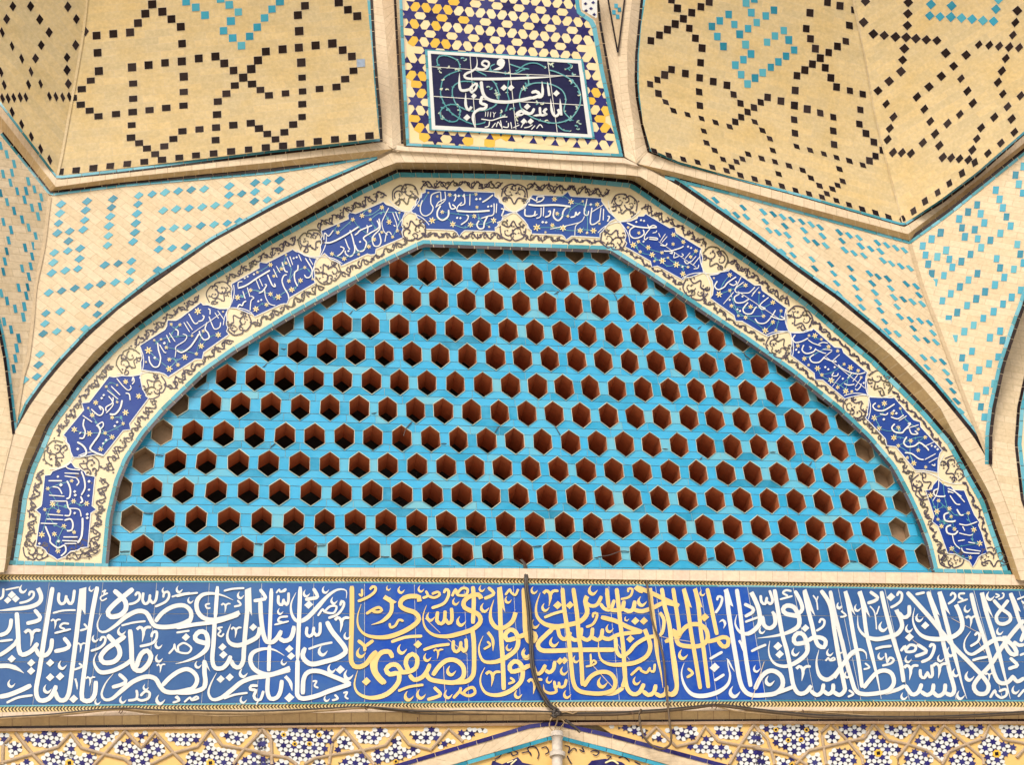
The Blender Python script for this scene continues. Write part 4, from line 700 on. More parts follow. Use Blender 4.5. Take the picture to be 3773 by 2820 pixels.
# ------------------------------------------------------------------ brick arch
A3 = pts('14,2110 19,2086 28,1991 44,1865 69,1739 104,1644 148,1550 181,1501 232,1436 290,1363 345,1298 436,1214 530,1142 632,1065 726,1000 1000,840 1150,755 1279,680 1385,627 1465,597 1771,600 2148,632 2355,648 2430,692 2500,742 2613,822 2772,931 2931,1044 2973,1076 3046,1123 3176,1218 3282,1308 3390,1417 3463,1501 3528,1623 3583,1705 3637,1800 3678,1896 3719,2012 3753,2114 3762,2140')
A2L = pts('-40,2110 -20,1900 20,1720 49,1600 109,1497 160,1425 229,1341 330,1236 439,1138 515,1082 632,1000 781,893 1000,774 1160,694 1390,590 1452,556 1950,577 2360,607 2448,655 2500,684 2568,731 2772,874 2936,999 3085,1105 3223,1220 3347,1334 3434,1423 3514,1519 3586,1608 3651,1715 3705,1850 3760,2000 3800,2140')
ar = thing('brick_arch', at((1886, 590), ARCHF), 'pale brick arch ring with a tan reveal round the cream tile band', 'arch')
b = MB(); strip(b, A2L, ARCHF, 0, A3, ARCHF, 0, 40); b.build('brick_face', BR_FACE, ar)
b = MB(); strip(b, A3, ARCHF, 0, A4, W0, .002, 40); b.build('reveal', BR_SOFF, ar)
# neighbouring arches at both edges of the picture
LB = pts('0,1232 18,1327 36,1472 49,1600'); RB = pts('3800,1040 3773,1130 3753,1181 3699,1345 3663,1508 3652,1600 3651,1712')
nl = thing('side_arch', at((-20, 1800), ARCHF), 'edge of the next brick arch left of the blue tile band', 'arch')
b = MB(); fill(b, pts('-420,1100 -40,1100 0,1232 18,1327 36,1472 49,1600 20,1720 -20,1900 -40,2110 -420,2110'), ARCHF, .004, .5, None, frame(ARCHF, (-100, 1700), (40, 1715))); b.build('brick_face', BR_SPAN, nl)
nr = thing('side_arch', at((3760, 1700), ARCHF), 'edge of the next brick arch at the right with dark and turquoise lines', 'arch')
b = MB(); fill(b, pts('3830,980 3773,1130 3753,1181 3699,1345 3663,1508 3652,1600 3651,1712 3705,1850 3760,2000 3800,2140 3868,2140 3812,1944 3775,1841 3752,1636 3762,1500 3800,1330 3900,1050'), ARCHF, .004, .5, None, frame(ARCHF, (3660, 1600), (3760, 1618))); b.build('brick_face', BR_SPAN, nr)
q = pts('3900,1050 3800,1330 3762,1500 3752,1636 3775,1841 3812,1944 3868,2140'); q = [(x-14, y) for x, y in q]
b = MB(); tiles(b, q, [(x+11, y) for x, y in q], ARCHF, .006, 34, 60); b.build('black_line', BLACK, nr)
b = MB(); tiles(b, [(x+12, y) for x, y in q], [(x+26, y) for x, y in q], ARCHF, .006, 34, 60); b.build('turquoise_line', TLINE, nr)
b = MB(); strip(b, [(x+26, y) for x, y in q], ARCHF, .004, [(x+420, y) for x, y in q], ARCHF, .004, 90); b.build('tile_ground', CREAM, nr)

# ------------------------------------------------------------------ spandrels
def para(mb, ps, c, sh, sf, off, mb2=None):
    s = CR[c][2]
    for x, y in ps:
        k = random.uniform(.93, 1.05); o = off+random.uniform(0, .0008)
        q = [at(N(c, (x+a*k, y+e*k)), sf, o) for a, e in sh]; mb.face(q, random.random())
        if mb2 is not None: mb2.face([at(N(c, (x+a*k*1.1, y+e*k*1.1)), sf, off-.0012) for a, e in sh], random.random())
def P2(t): return [tuple(float(v) for v in q.split(',')) for q in t.split()]
B6L = pts('0,495 183,722 454,688 1000,640 1250,604 1390,579'); B6R = pts('2448,657 2500,671 2700,720 3000,801 3353,899 3500,792 3773,572 3900,470')
SL_O = pts('54,1588 98,1486 152,1410 218,1330 319,1222 428,1130 559,1026 658,962 780,880 1000,758 1150,684 1390,582')
SR_O = offs(pts('2448,655 2500,684 2568,731 2772,874 2936,999 3085,1105 3223,1220 3347,1334 3434,1423 3514,1519 3586,1608 3651,1715'), -23)
SL_O = offs(SL_O, -7)
CRL = pts('183,722 160,910 131,1054 120,1181 102,1327 85,1381 52,1592')
CRR = pts('3353,899 3400,1060 3450,1190 3520,1380 3590,1560 3651,1712')
sl = thing('spandrel_panel', at((183, 900), SPA), 'left buff brick spandrel with turquoise lozenges rising and turning in stepped lines', 'spandrel')
b = MB(); fill(b, CRL+SL_O+B6L[:0:-1], SPA, .0, .5, None, frame(SPA, (400, 900), (520, 990))); b.build('brick_field', BR_SPAN, sl)
b = MB(); fill(b, pts('-300,120 0,495')+CRL+pts('49,1600 36,1472 18,1327 0,1232 -300,700'), SPLS, .0, .5, 70, frame(SPLS, (40, 800), (140, 812))); b.build('folded_side_facet', BR_SPAN, sl)
b = MB(); g = MB()
SHL = [(-42, 8), (5, -32), (42, -8), (-5, 32)]
para(b, P2('495,885 487,960 475,1040 465,1120 565,1105 555,1185 550,1265 650,1245 645,1330 632,1410 530,1425 420,1445 432,1360 440,1280 707,862 695,935 687,1015 675,1092 917,843 905,912 895,985 885,1062 880,1142 872,1220 1127,815 1120,885 1112,962 1102,1040 1095,1115 1080,1190 1235,803 1340,790 1447,778 1552,768 1658,762 1325,937 1430,925 1535,918 1642,908 1747,895 1855,890 1860,812 1862,738 1310,1092 1412,1080 1520,1072 1630,1060 1738,1050 1845,1040 1940,1022 1300,1172 1287,1252 1398,1243 1510,1232 1963,800 2070,785 2070,712 2165,705 2065,862 2170,850 2265,770 2270,690 850,1380 958,1368 1067,1350 1062,1430 1047,1510 935,1520 820,1535 720,1555 607,1570 500,1590 395,1605 1278,1420'), 'A6', SHL, SPA, .002, g)
para(b, P2('868,345 1005,330 985,435 610,405 465,425 455,530 437,632 575,610 717,590 862,580 405,842 390,950 372,1070 245,1105'), 'B4', [(-52, 10), (6, -40), (52, -10), (-6, 40)], SPA, .002, g)
para(b, P2('55,480 115,558 25,640 98,630 85,710 230,700 5,795 140,780 213,778 280,765 335,830 58,868 200,850 325,905 260,915 115,940 180,1010 310,985 28,1030 233,1075 90,1095 290,1145 70,1180 205,1240 272,1225 55,1268 262,1310 40,1350 180,1408 250,1390 235,1475 28,1435 152,1565 225,1560 215,1630 10,1610 5,410'), 'A6', [(-20, -33), (6, -33), (20, 33), (-6, 33)], SPLS, .002, g)
para(b, P2('72,300 155,380 248,358 238,465 42,510 113,592 190,680 170,780 157,885 140,990'), 'B4', [(-26, -44), (10, -46), (26, 42), (-10, 46)], SPLS, .002, g)
g.build('inlay_joint', JOINT, sl); b.build('turquoise_inlay', TURQ2, sl)
b = MB(); tiles(b, offs(SL_O, 0), offs(SL_O, 9), SPA, .003, 40, 62); tiles(b, offs(B6L, -9), B6L, SPA, .003, 30, 60); b.build('turquoise_line', TLINE, sl)
b = MB(); tiles(b, offs(SL_O, 9), offs(SL_O, 23), SPA, .003, 44, 66); tiles(b, offs(B6L, -20), offs(B6L, -9), SPA, .008, 40, 70)
q = pts('-20,1150 0,1232 18,1327 36,1472 50,1600'); tiles(b, offs(q, 5), offs(q, -6), SPLS, .02, 36, 60, sb=SPLS, ob=.02); b.build('black_line', BLACK, sl)
b = MB(); tiles(b, offs(q, -6), offs(q, -15), SPLS, .012, 36, 60); b.build('side_turquoise_line', TLINE, sl)
b = MB(); ribbon(b, CRL, 13, SPA, .004, 'u', True, 30); b.build('corner_fillet', BR_SPAN, sl)
sr = thing('spandrel_panel', at((3353, 1000), SPA), 'right buff brick spandrel with staggered turquoise bricks set in broken rows', 'spandrel')
b = MB(); fill(b, B6R[:5]+CRR[1:]+SR_O[::-1], SPA, .0, .5, None, frame(SPA, (3000, 900), (3120, 985))); b.build('brick_field', BR_SPAN, sr)
b = MB(); fill(b, CRR[::-1]+B6R[5:]+pts('4100,300 4100,900 3830,980 3773,1130 3753,1181 3699,1345 3663,1508 3652,1600'), SPRS, .0, .5, 70, frame(SPRS, (3500, 1050), (3650, 1078))); b.build('folded_side_facet', BR_SPAN, sr)
b = MB(); g = MB(); SHR = [(-35, -21), (-9, -29), (34, 13), (9, 27)]
para(b, P2('300,745 320,812 395,840 470,865 550,880 525,805 688,840 770,858 845,880 920,902 1000,920 1078,942 1150,965 705,918 865,955 735,990 807,1008 885,1028 905,1105 930,1190 845,1165 1020,990 1040,1068 1115,1090 1195,1113 1170,1035 1085,1225 1108,1300 1235,1265 1260,1340 1285,1420 1300,1505 1305,1005 1385,1030 1465,1050 1328,1075 1350,1150 1425,1175 1505,1195 1480,1117 1560,1140 1640,1160 1615,1090 1690,1110 1765,1133 1835,1152 1660,1235 1730,1260 1805,1280 1880,1298 1395,1298 1415,1378 1440,1455 1465,1540 1490,1615 1550,1340 1620,1365 1700,1383 1573,1420 1725,1460 1595,1495 1620,1575 1640,1640 1850,1425 1930,1445 1953,1515 1750,1535 1825,1550 1900,1570 1980,1588 1775,1610'), 'A5', SHR, SPA, .002, g)
para(b, P2('790,510 820,610 920,635 945,460 1050,490 1150,505 1245,525 1080,580 1280,625 1112,680 1215,700 1310,720 1185,875 1285,895 1380,920 1220,975 1412,1025 1445,1120 1255,1075 1482,1215 1520,1320 1565,1420'), 'B5', [(-43, -26), (-12, -36), (42, 16), (12, 34)], SPA, .002, g)
SHQ = [(-25, -38), (35, -36), (26, 40), (-33, 38)]
para(b, P2('2117,672 2200,585 2150,765 1917,825 2190,855 1955,918 1727,975 1988,1005 1635,1048 1763,1065 2025,1097 1545,1118 1800,1158 2067,1190 1573,1208 1703,1228 1963,1265 1357,1258 1265,1323 1603,1300 1733,1320 1862,1335 2135,1377 1175,1392 1412,1437 1768,1410 1203,1485 1323,1503 1445,1528 1660,1478 2165,1475 1567,1550 1925,1522 1230,1578 1475,1610 1960,1615 2200,1565 2100,1630'), 'B3', SHQ, SPRS, .002, g)
para(b, P2('1265,22 1390,40 1640,85 1730,20 1295,112 2003,60 1908,135 1552,155 2170,190 1460,225 1808,205 1375,297 1718,277 2078,262 1625,345 1990,330 1525,415 1895,407 1437,485 1790,475 1692,545 1597,610 1960,605 1500,680 1857,672 1985,700 1675,810 1575,877 1940,868 1848,937 1610,975 1747,1003 1650,1080 1900,1140 1817,1210 1725,1270 1765,1375 1800,1480'), 'B5', SHQ, SPRS, .002, g)
g.build('inlay_joint', JOINT, sr); b.build('turquoise_inlay', TURQ2, sr)
b = MB(); tiles(b, SR_O, offs(SR_O, 9), SPA, .003, 40, 62); tiles(b, offs(B6R[:5], -10), B6R[:5], SPA, .003, 34, 64); tiles(b, offs(B6R[4:], -10), B6R[4:], SPRS, .003, 34, 64); b.build('turquoise_line', TLINE, sr)
b = MB(); tiles(b, offs(SR_O, 9), offs(SR_O, 24), SPA, .003, 44, 66); tiles(b, offs(B6R[:5], -21), offs(B6R[:5], -10), SPA, .003, 40, 70); tiles(b, offs(B6R[4:], -21), offs(B6R[4:], -10), SPRS, .003, 40, 70)
tiles(b, offs(RB, 8), offs(RB, -5), SPRS, .03, 36, 60); b.build('black_line', BLACK, sr)
b = MB(); tiles(b, offs(RB, 22), offs(RB, 8), SPRS, .02, 36, 60); b.build('side_turquoise_line', TLINE, sr)
b = MB(); ribbon(b, CRR, 13, SPA, .004, 'u', True, 30); b.build('corner_fillet', BR_SPAN, sr)

# ------------------------------------------------------------------ vault panels
VB0L = pts('-80,270 0,372 211,649'); VB0M = pts('211,649 1000,554 1399,510')
vl = thing('brick_vault', at((700, 500), VL), 'left honey brick vault face with black squares drawing crossing stepped lines', 'vault')
CVL = pts('211,649 226,580 255,420 285,250 310,90 330,-120')
b = MB(); fill(b, VB0M+pts('1394,470 1379,308 1370,181 1361,90 1353,0 1345,-160 330,-160')+CVL[:0:-1], VL, 0, .5, 80, frame(VL, (356, 130), (479, 118))); b.build('brick_field', BR_VAULT, vl)
b = MB(); fill(b, VB0L+CVL[1:]+pts('-500,-160 -500,100'), VLS, 0, .5, 80, frame(VLS, (50, 400), (140, 500))); b.build('folded_side_facet', BR_VAULT, vl)
b = MB(); g = MB(); q = MB(); SQ = [(-43, -37), (40, -43), (43, 37), (-40, 43)]
para(b, P2('1545,40 1475,135 1400,230 1320,325 1150,340 980,358 990,532 1003,718 1865,775 1845,620 1848,440 1835,268 1740,190 1648,115 1340,680 1508,658 1675,635 2017,590'), 'A1', SQ, VL, .002, g)
SQ2 = [(-44, -28), (41, -34), (43, 28), (-42, 34)]
para(b, P2('922,815 830,902 740,992 820,1060 910,1120 1000,1178 1178,1155 1347,1135 1518,1115 1688,1093 1863,1070 1865,930 1352,845 1352,1000 1337,1268 1330,1395 1412,1450 1492,1505 1575,1562 1668,1483 1760,1408 1852,1330 2025,1310 1645,1620 1820,1597 1990,1575 1465,1640'), 'A1', SQ2, VL, .002, g)
para(b, P2('1167,55 1095,150 1108,312 1105,480 1275,458 1445,438 940,497 770,520 690,610 622,698 540,785 1643,570 1550,505 1130,632 442,712 348,640 258,570 1510,20 1603,95 1698,160'), 'A2', SQ, VL, .002, g)
para(b, P2('455,865 370,948 282,1028 275,1160 265,1292 260,1420 240,1555 440,1268 617,1248 700,1302 785,1357 868,1412 958,1340 1048,1262 1138,1185 1140,1055 1143,925 1315,900 1487,880 1575,800 1660,715 1138,785 970,945 802,965 715,910 630,850 418,1535 595,1515 770,1495 945,1478 1120,1455 1297,1432 1472,1412 1648,1395 1822,1375'), 'A2', [(-42, -30), (39, -35), (42, 30), (-40, 35)], VL, .002, g)
para(b, P2('485,622 618,610 758,592 895,575 1033,558'), 'A6', [(-30, -22), (35, -28), (28, 24), (-34, 26)], VL, .002, g)
para(b, P2('130,60 310,60 688,65 67,190 403,195 775,190 498,325 865,315 418,455 768,455 360,590 680,580 680,708 693,848'), 'A1', [(-2, -54), (38, -2), (2, 54), (-36, 2)], VLS, .002, g)
para(b, P2('22,325 123,465 220,593 10,730 315,725 43,860 290,855 412,848 25,995 82,995 140,990 205,985 263,985 502,975 568,980 637,985 705,980 123,1135 220,1260 318,1385 413,1510 505,1620'), 'A1', [(-5, -54), (26, 10), (5, 54), (-26, -14)], VLS, .002, g)
SQT = [(-40, -36), (38, -40), (41, 36), (-38, 42)]
para(q, P2('58,70 152,150 398,45 490,118 415,210 340,308 433,382 522,460 605,365 682,272 757,178 832,88 912,10 -40,12 310,-15'), 'A2', SQT, VL, .002, g)
g.build('inlay_joint', JOINT, vl); b.build('black_inlay', BLACK, vl); q.build('turquoise_inlay', TURQ2, vl)
b = MB(); poly(b, [N('A2', (1735+a, 637+e)) for a, e in SQ], VL, .0035); b.build('pale_blue_inlay', plain('pale_blue_tile', (.32, .40, .52), .3), vl)
b = MB(); ribbon(b, CVL, 10, VL, .003, 'u', True, 40); b.build('corner_fillet', BR_VAULT, vl)
VRE = pts('2399,470 2369,454 2354,327 2354,200 2363,91 2378,0 2390,-160')
VR0 = pts('2396,548 2500,595 2709,654 2954,718 3330,826'); VR1 = pts('3330,826 3467,734 3597,636 3773,483 3900,372')
vr = thing('brick_vault', at((3000, 600), VR), 'right honey brick vault face folded at a corner with black squares in diagonal chains', 'vault')
CVR = pts('3330,826 3262,570 3222,400 3190,210 3150,30 3120,-160')
b = MB(); fill(b, VR0+CVR[1:]+pts('2390,-160 2378,0 2363,91 2354,200 2354,327 2369,454'), VR, 0, .5, 80, frame(VR, (2481, 406), (2636, 450))); b.build('brick_field', BR_VAULT, vr)
b = MB(); fill(b, VR1+pts('4300,100 4300,-160')+CVR[:0:-1], VRS, 0, .5, 80, frame(VRS, (3400, 500), (3560, 405))); b.build('folded_side_facet', BR_VAULT, vr)
b = MB(); g = MB(); q = MB()
RA = [(-33, -41), (37, -34), (34, 42), (-36, 33)]
para(b, P2('270,410 357,353 438,297 517,240 600,187 685,125 778,65 862,15 540,80 480,-5 660,283 722,385 790,485 775,633 480,703 410,757 620,743 765,787 903,825 1042,863 1735,915 1753,765 1833,708 1910,648 1990,587 2075,530 2163,467 1940,490 1890,390 1847,287 1885,127 2040,685 2097,787 2155,880 2063,20 2190,55 1455,985 1590,1023 1727,1068 1857,1105'), 'A3', RA, VR, .002, g)
RM = [(-34, -40), (30, -27), (35, 38), (-30, 27)]
para(b, P2('337,808 263,853 347,947 760,930 768,1070 1110,957 1180,1047 1252,1135 1317,1090 1385,1037 1990,1145 2122,1187 1725,1213 1733,1350 2122,1327 2130,1465 1127,1235 1187,1187'), 'A3', RM, VR, .002, g)
RL = [(-36, -33), (21, -18), (37, 33), (-21, 18)]
para(b, P2('420,1033 500,1120 643,1160 785,1200 927,1240 1070,1283 1325,1235 1403,1322 1478,1405 1508,1525 808,1328 835,1448 918,1525 1003,1615 1750,1485 1888,1523 2027,1560 2155,1597 1258,1563 1200,1612 1140,1640 1395,1607 1530,1640 305,1530 453,1575 600,1615 745,1645'), 'A3', RL, VR, .002, g)
para(b, P2('432,255 395,415 312,468 567,953 437,918 543,1112 533,1257 600,1352 680,1440 770,1525 697,1582 635,1630 482,100'), 'A4', [(-35, -40), (32, -28), (35, 40), (-32, 28)], VR, .0025, g)
para(b, P2('1497,458 1307,490 1333,588 1292,622 1250,652 1205,690 1165,717 1282,745 1145,625 1075,562 1008,500 897,463 813,530 432,473 390,503 503,540 618,570 730,600 840,628 950,662 1060,690 275,475 1385,780 1492,815 1600,845 1705,878 1812,893 1387,423'), 'A5', [(-29, -27), (18, -14), (30, 27), (-18, 14)], VR, .002, g)
DA = [(-52, -3), (5, -50), (51, 2), (-3, 52)]
para(b, P2('595,10 1030,20 1025,135 1020,255 575,222 675,340 785,355 900,370 1008,375 1107,388 1213,400 1320,408 990,490 972,605 955,722 835,822 722,918 1410,535 1617,555 1490,668 1365,770 1240,878 2137,105'), 'A4', DA, VRS, .002, g)
DB = [(-44, 4), (12, -50), (42, -4), (-10, 50)]
para(b, P2('805,1052 880,1185 843,1300 820,1415 875,1545 965,1548 1057,1555 1118,980 1193,1105 1253,1230 1302,1357 1345,1475 1178,1447 1428,1252 1553,1158 1685,1045 1630,922 1565,795 1745,450 1852,455 1952,465 2055,475 2155,480 2020,590 1980,717 1940,832 1990,950 2037,1080 2080,1205 2107,1340 1903,1187 1770,1295 1725,1407 1680,1520 1640,1620 1970,1450 1838,1555 1550,1610 1465,1600 1380,1595 2170,970 2117,225 2092,352'), 'A4', DB, VRS, .002, g)
para(b, P2('1705,545 1575,655 1447,757 1328,850 1200,940 1083,1040 972,1118'), 'B3', [(-36, -12), (16, -48), (34, 16), (-18, 48)], VRS, .002, g)
TA = [(-35, -39), (34, -38), (33, 40), (-32, 36)]
para(q, P2('1237,25 1290,125 1345,225 1437,158 1520,100 1257,287 1172,345 1118,245 1060,143 970,208 890,265 945,368 1007,468 1232,450 1287,545 1210,603 1128,658 1187,755 1252,850 1328,790 1405,735 1488,680 1565,625 1643,567 1725,505 1670,403 1620,307 1530,362 1450,425 1320,-15'), 'A3', TA, VR, .002, g)
para(q, P2('1260,40 1470,55 1247,155 1352,165 1462,168 1570,178 1678,190 1788,205 1895,212 1920,88 1945,-10'), 'A4', DA, VRS, .002, g)
g.build('inlay_joint', JOINT, vr); b.build('black_inlay', BLACK, vr); q.build('turquoise_inlay', TURQ2, vr)
b = MB(); ribbon(b, CVR, 10, VR, .003, 'u', True, 40); b.build('corner_fillet', BR_VAULT, vr)

# ------------------------------------------------------------------ projecting ribs between vault and spandrels
b3L = pts('-60,348 0,425 206,688 454,653 1000,597 1200,573 1448,548'); b4L = pts('-60,400 0,475 186,706 454,673 1000,619 1250,594 1386,577')
b2L = pts('-60,308 0,386 211,661 454,637 1000,572 1200,549 1410,522')
rl = thing('vault_rib', at((206, 690), RIB), 'left projecting brick rib with a shaded tan underside below the vault', 'rib')
b = MB(); strip(b, b2L, RIB, 0, b3L, RIB, 0, 40); b.build('brick_face', BR_FACE, rl)
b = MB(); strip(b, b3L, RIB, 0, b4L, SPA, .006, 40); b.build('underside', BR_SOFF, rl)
c1 = pts('-60,296 0,372 211,649 454,622 1000,554 1200,533 1399,510'); c2 = offs(c1, 9)
b = MB(); tiles(b, c1, c2, RIB, .001, 60, 110); b.build('turquoise_line', TLINE, rl)
b = MB(); tiles(b, c2, b2L, RIB, .001, 44, 66); b.build('black_line', BLACK, rl)
b2R = pts('2386,560 2500,605 2709,662 2954,727 3333,836 3474,748 3604,650 3773,498 3900,388'); b3R = pts('2345,602 2500,637 2709,693 2954,760 3345,862 3500,745 3568,690 3773,527 3900,415'); b4R = pts('2440,642 2500,656 2709,711 2954,779 3353,888 3500,778 3546,745 3773,556 3900,446')
rr = thing('vault_rib', at((3345, 862), RIB), 'right projecting brick rib with a pointed elbow and shaded tan underside', 'rib')
b = MB(); strip(b, b2R, RIB, 0, b3R, RIB, 0, 40); b.build('brick_face', BR_FACE, rr)
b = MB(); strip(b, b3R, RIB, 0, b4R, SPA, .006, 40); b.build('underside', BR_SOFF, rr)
c1 = pts('2396,548 2500,595 2709,652 2954,716 3331,824 3467,733 3597,635 3773,483 3900,372'); c2 = offs(c1, 8)
b = MB(); tiles(b, c1, c2, RIB, .001, 50, 100); b.build('turquoise_line', TLINE, rr)
b = MB(); tiles(b, c2, b2R, RIB, .001, 40, 64); b.build('black_line', BLACK, rr)

# ------------------------------------------------------------------ pilasters beside the mosaic panel
PE = pts('1460,-160 1460,0 1465,100 1475,280 1487,530'); PEr = pts('2178,-160 2200,-60 2207,0 2216,86 2260,330 2302,578')
VEl = pts('1360,-160 1374,0 1384,182 1394,309 1405,420 1410,522'); CRp = pts('1400,-160 1408,0 1428,200 1440,400 1448,548')
VEr = pts('2375,-160 2360,0 2340,200 2338,290 2343,363 2362,465 2386,560'); CRq = pts('2340,-160 2329,0 2312,150 2311,218 2314,327 2331,436 2347,600'); CRs = pts('2245,-160 2250,0 2263,120 2276,200 2292,400 2345,603')
pl_ = thing('brick_pilaster', at((1430, 400), RIB), 'narrow brick pilaster left of the mosaic panel, folded along its middle', 'pilaster')
b = MB(); strip(b, VEl, RIB, -.01, CRp, RIB, .012, 40); strip(b, CRp, RIB, .012, PE, RIB, -.02, 40); fill(b, pts('1410,522 1448,548 1465,560 1490,546 1487,530 1448,530'), RIB, -.002); b.build('brick_face', BR_FACE, pl_)
e0 = pts('1340,-160 1352,0 1363,182 1373,309 1390,470 1399,511')
b = MB(); tiles(b, VEl, offs(VEl, 10), RIB, -.004, 40, 60); tiles(b, offs(PE, 9), PE, RIB, -.010, 34, 56); b.build('black_line', BLACK, pl_)
b = MB(); tiles(b, offs(VEl, 10), offs(VEl, 21), RIB, -.004, 30, 60); b.build('turquoise_line', TLINE, pl_)
pr_ = thing('brick_pilaster', at((2330, 400), RIB), 'brick pilaster right of the mosaic panel with a dark slit near its top', 'pilaster')
b = MB(); strip(b, CRq, RIB, .012, VEr, RIB, -.01, 40); strip(b, CRs, RIB, .0, CRq, RIB, .012, 40); strip(b, PEr, RIB, -.02, CRs, RIB, .0, 40); b.build('brick_face', BR_FACE, pr_)
b = MB(); tiles(b, offs(VEr, -10), VEr, RIB, -.004, 36, 56); tiles(b, PEr, offs(PEr, 9), RIB, -.012, 34, 56); b.build('black_line', BLACK, pr_)
b = MB(); tiles(b, offs(VEr, -22), offs(VEr, -10), RIB, -.004, 30, 60); b.build('turquoise_line', TLINE, pr_)
b = MB(); fill(b, pts('2239,-160 2241,0 2276,190 2300,0 2304,-160'), RIB, .014); b.build('slit_ground', BR_SPAN, pr_)
b = MB(); ribbon(b, pts('2239,-160 2241,0 2276,192'), 6, RIB, .0165, 'u', False); ribbon(b, pts('2304,-160 2301,0 2277,192'), 6, RIB, .0165, 'u', False); b.build('slit_edge', BLACK, pr_)
b = MB()
for x, y in ((2270, 20), (2282, 34), (2262, 44), (2276, 60)): poly(b, [(x-7, y-8), (x+6, y-8), (x+7, y+8), (x-6, y+8)], RIB, .017)
b.build('slit_inlay', TURQ2, pr_)

# ------------------------------------------------------------------ mosaic panel with the inscription plaque
def hexa(mb, poly_, org, e1, e2, sf, off, blue, grey, jit=.04, R=.40, r=.2, marg=None, petals=None, pm=None, tr=.175, loose=0):
    x0 = min(p[0] for p in poly_); x1 = max(p[0] for p in poly_); y0 = min(p[1] for p in poly_); y1 = max(p[1] for p in poly_)
    det = e1[0]*e2[1]-e1[1]*e2[0]
    def ij(x, y): return (((x-org[0])*e2[1]-(y-org[1])*e2[0])/det, ((y-org[1])*e1[0]-(x-org[0])*e1[1])/det)
    cs = [ij(x, y) for x in (x0, x1) for y in (y0, y1)]
    def X(a, e): return (org[0]+e1[0]*a+e2[0]*e, org[1]+e1[1]*a+e2[1]*e)
    def rad(a, e, t, q):   # metric of the star lattice: neighbours at the six unit steps
        u = q*math.cos(t); v = q*math.sin(t); return X(a+u-v*.57735, e+v*1.1547)
    for i in range(int(min(c[0] for c in cs))-1, int(max(c[0] for c in cs))+2):
        for j in range(int(min(c[1] for c in cs))-1, int(max(c[1] for c in cs))+2):
            st = [rad(i, j, k*math.pi/6, (r if k % 2 == 0 else R)) for k in range(12)]
            if (all(inside(p, marg) for p in st) if marg else inside(X(i, j), poly_)): poly(blue, st, sf, off+lift()*.2)
            for da in (0, 1):
                c = (i+1/3, j+1/3) if da == 0 else (i+2/3, j+2/3)
                tg_ = [rad(c[0], c[1], math.pi/2+k*2.0944+(math.pi if da else 0)+math.pi/6*0+math.pi/3*0, tr) for k in range(3)]
                if (all(inside(p, marg) for p in tg_) if marg else inside(X(*c), poly_)): poly(grey, tg_, sf, off+lift()*.2)
            if petals is not None:
                for u, v in ((.5, 0), (0, .5), (.5, -.5)):
                    a0 = math.atan2(v*1.1547*.75, u+v*.5)
                    hx = [rad(i+u, j+v, a0+k*1.0472+.5236, .285) for k in range(6)]
                    c = X(i+u, j+v)
                    if (all(inside(p, marg) for p in hx) if marg else inside(c, poly_)):
                        poly(pm(c) if pm else petals, hx, sf, off-.0008)
PM_O = pts('1460,-160 1470,0 1481,250 1497,535 2293,576 2262,430 2225,260 2194,77 2150,40 2128,-160')
mp = thing('mosaic_panel', at((1886, 570), PLQ), 'mosaic panel of dark blue stars on cream and yellow around the framed plaque', 'mosaic panel')
b = MB(); fill(b, PM_O, PLQ, 0, .5, 100); b.build('tile_ground', JOINT, mp)
bl, gr, pc, py = MB(), MB(), MB(), MB()
PQ = pts('64,95 1890,213 2030,1142 100,1040', 'B2')
YZ = [pts('215,0 760,0 740,180 560,420 210,410', 'B1'), pts('1770,600 1990,600 1990,1110 1830,1110', 'B1'), pts('240,1090 1100,1150 1080,1300 240,1250', 'B1'), pts('225,620 420,620 430,1100 240,1100', 'B1')]
base_c = MB(); base_y = MB()
def wh(c):
    for z in YZ[:2]:
        if inside(c, z): return py if random.random() < .62 else pc
    for z in YZ[2:]:
        if inside(c, z): return py if random.random() < .45 else pc
    return pc
PMI = pts('1483,-150 1492,0 1500,250 1512,526 2280,566 2250,430 2212,260 2180,86 2140,48 2124,-150')
hexa(None, PMI, (1545, 120), (80, 7.6), (36.5, 67), PLQ, .003, bl, bl, R=.40, r=.22, tr=.215, marg=PM_O, petals=pc, pm=wh)
fill(base_c, PMI, PLQ, .001, .5, 100)
base_c.build('cream_ground', CREAM2, mp)
pc.build('cream_tile', CREAM2, mp); py.build('yellow_tile', YELL, mp); bl.build('star_tile', STARB, mp)
b = MB()
tiles(b, pts('1460,-160 1471,0 1481,250 1497,535'), pts('1472,-160 1482,0 1493,250 1508,530'), PLQ, .004, 40, 70)
tiles(b, pts('1497,536 2296,577'), pts('1497,527 2290,567'), PLQ, .004, 50, 90)
tiles(b, pts('2128,-160 2131,-20 2138,40 2194,77 2225,260 2262,430 2296,577'), pts('2112,-160 2117,-20 2124,46 2178,86 2210,262 2248,432 2282,567'), PLQ, .004, 40, 80); b.build('turquoise_edging', TLINE, mp)
b = MB(); fill(b, pts('2140,-150 2144,34 2196,66 2200,60 2200,-150'), PLQ, .004); b.build('white_corner', WHITE, mp)
b = MB()
for x, y in ((2158, 12), (2178, 30), (2160, 38), (2186, 8), (2190, 52), (2172, -8)): poly(b, [(x-8, y), (x, y-6), (x+7, y+1), (x-1, y+6)], PLQ, .006)
b.build('corner_star', STARB, mp)
b = MB(); strip(b, PM_O[4::-1], PLQ, 0, PM_O[4::-1], RIB, -.03, 60); b.build('panel_edge', JOINT, mp)
ip = thing('inscription_plaque', at(N('B2', (1000, 600)), PLQ), 'dark blue plaque with white Arabic lettering, teal vines and a white frame', 'plaque')
b = MB(); fill(b, pts('118,148 1832,262 1945,1087 170,985', 'B2'), PLQ, .010, .3, 80); b.build('tile_field', NAVY, ip)
b = MB()
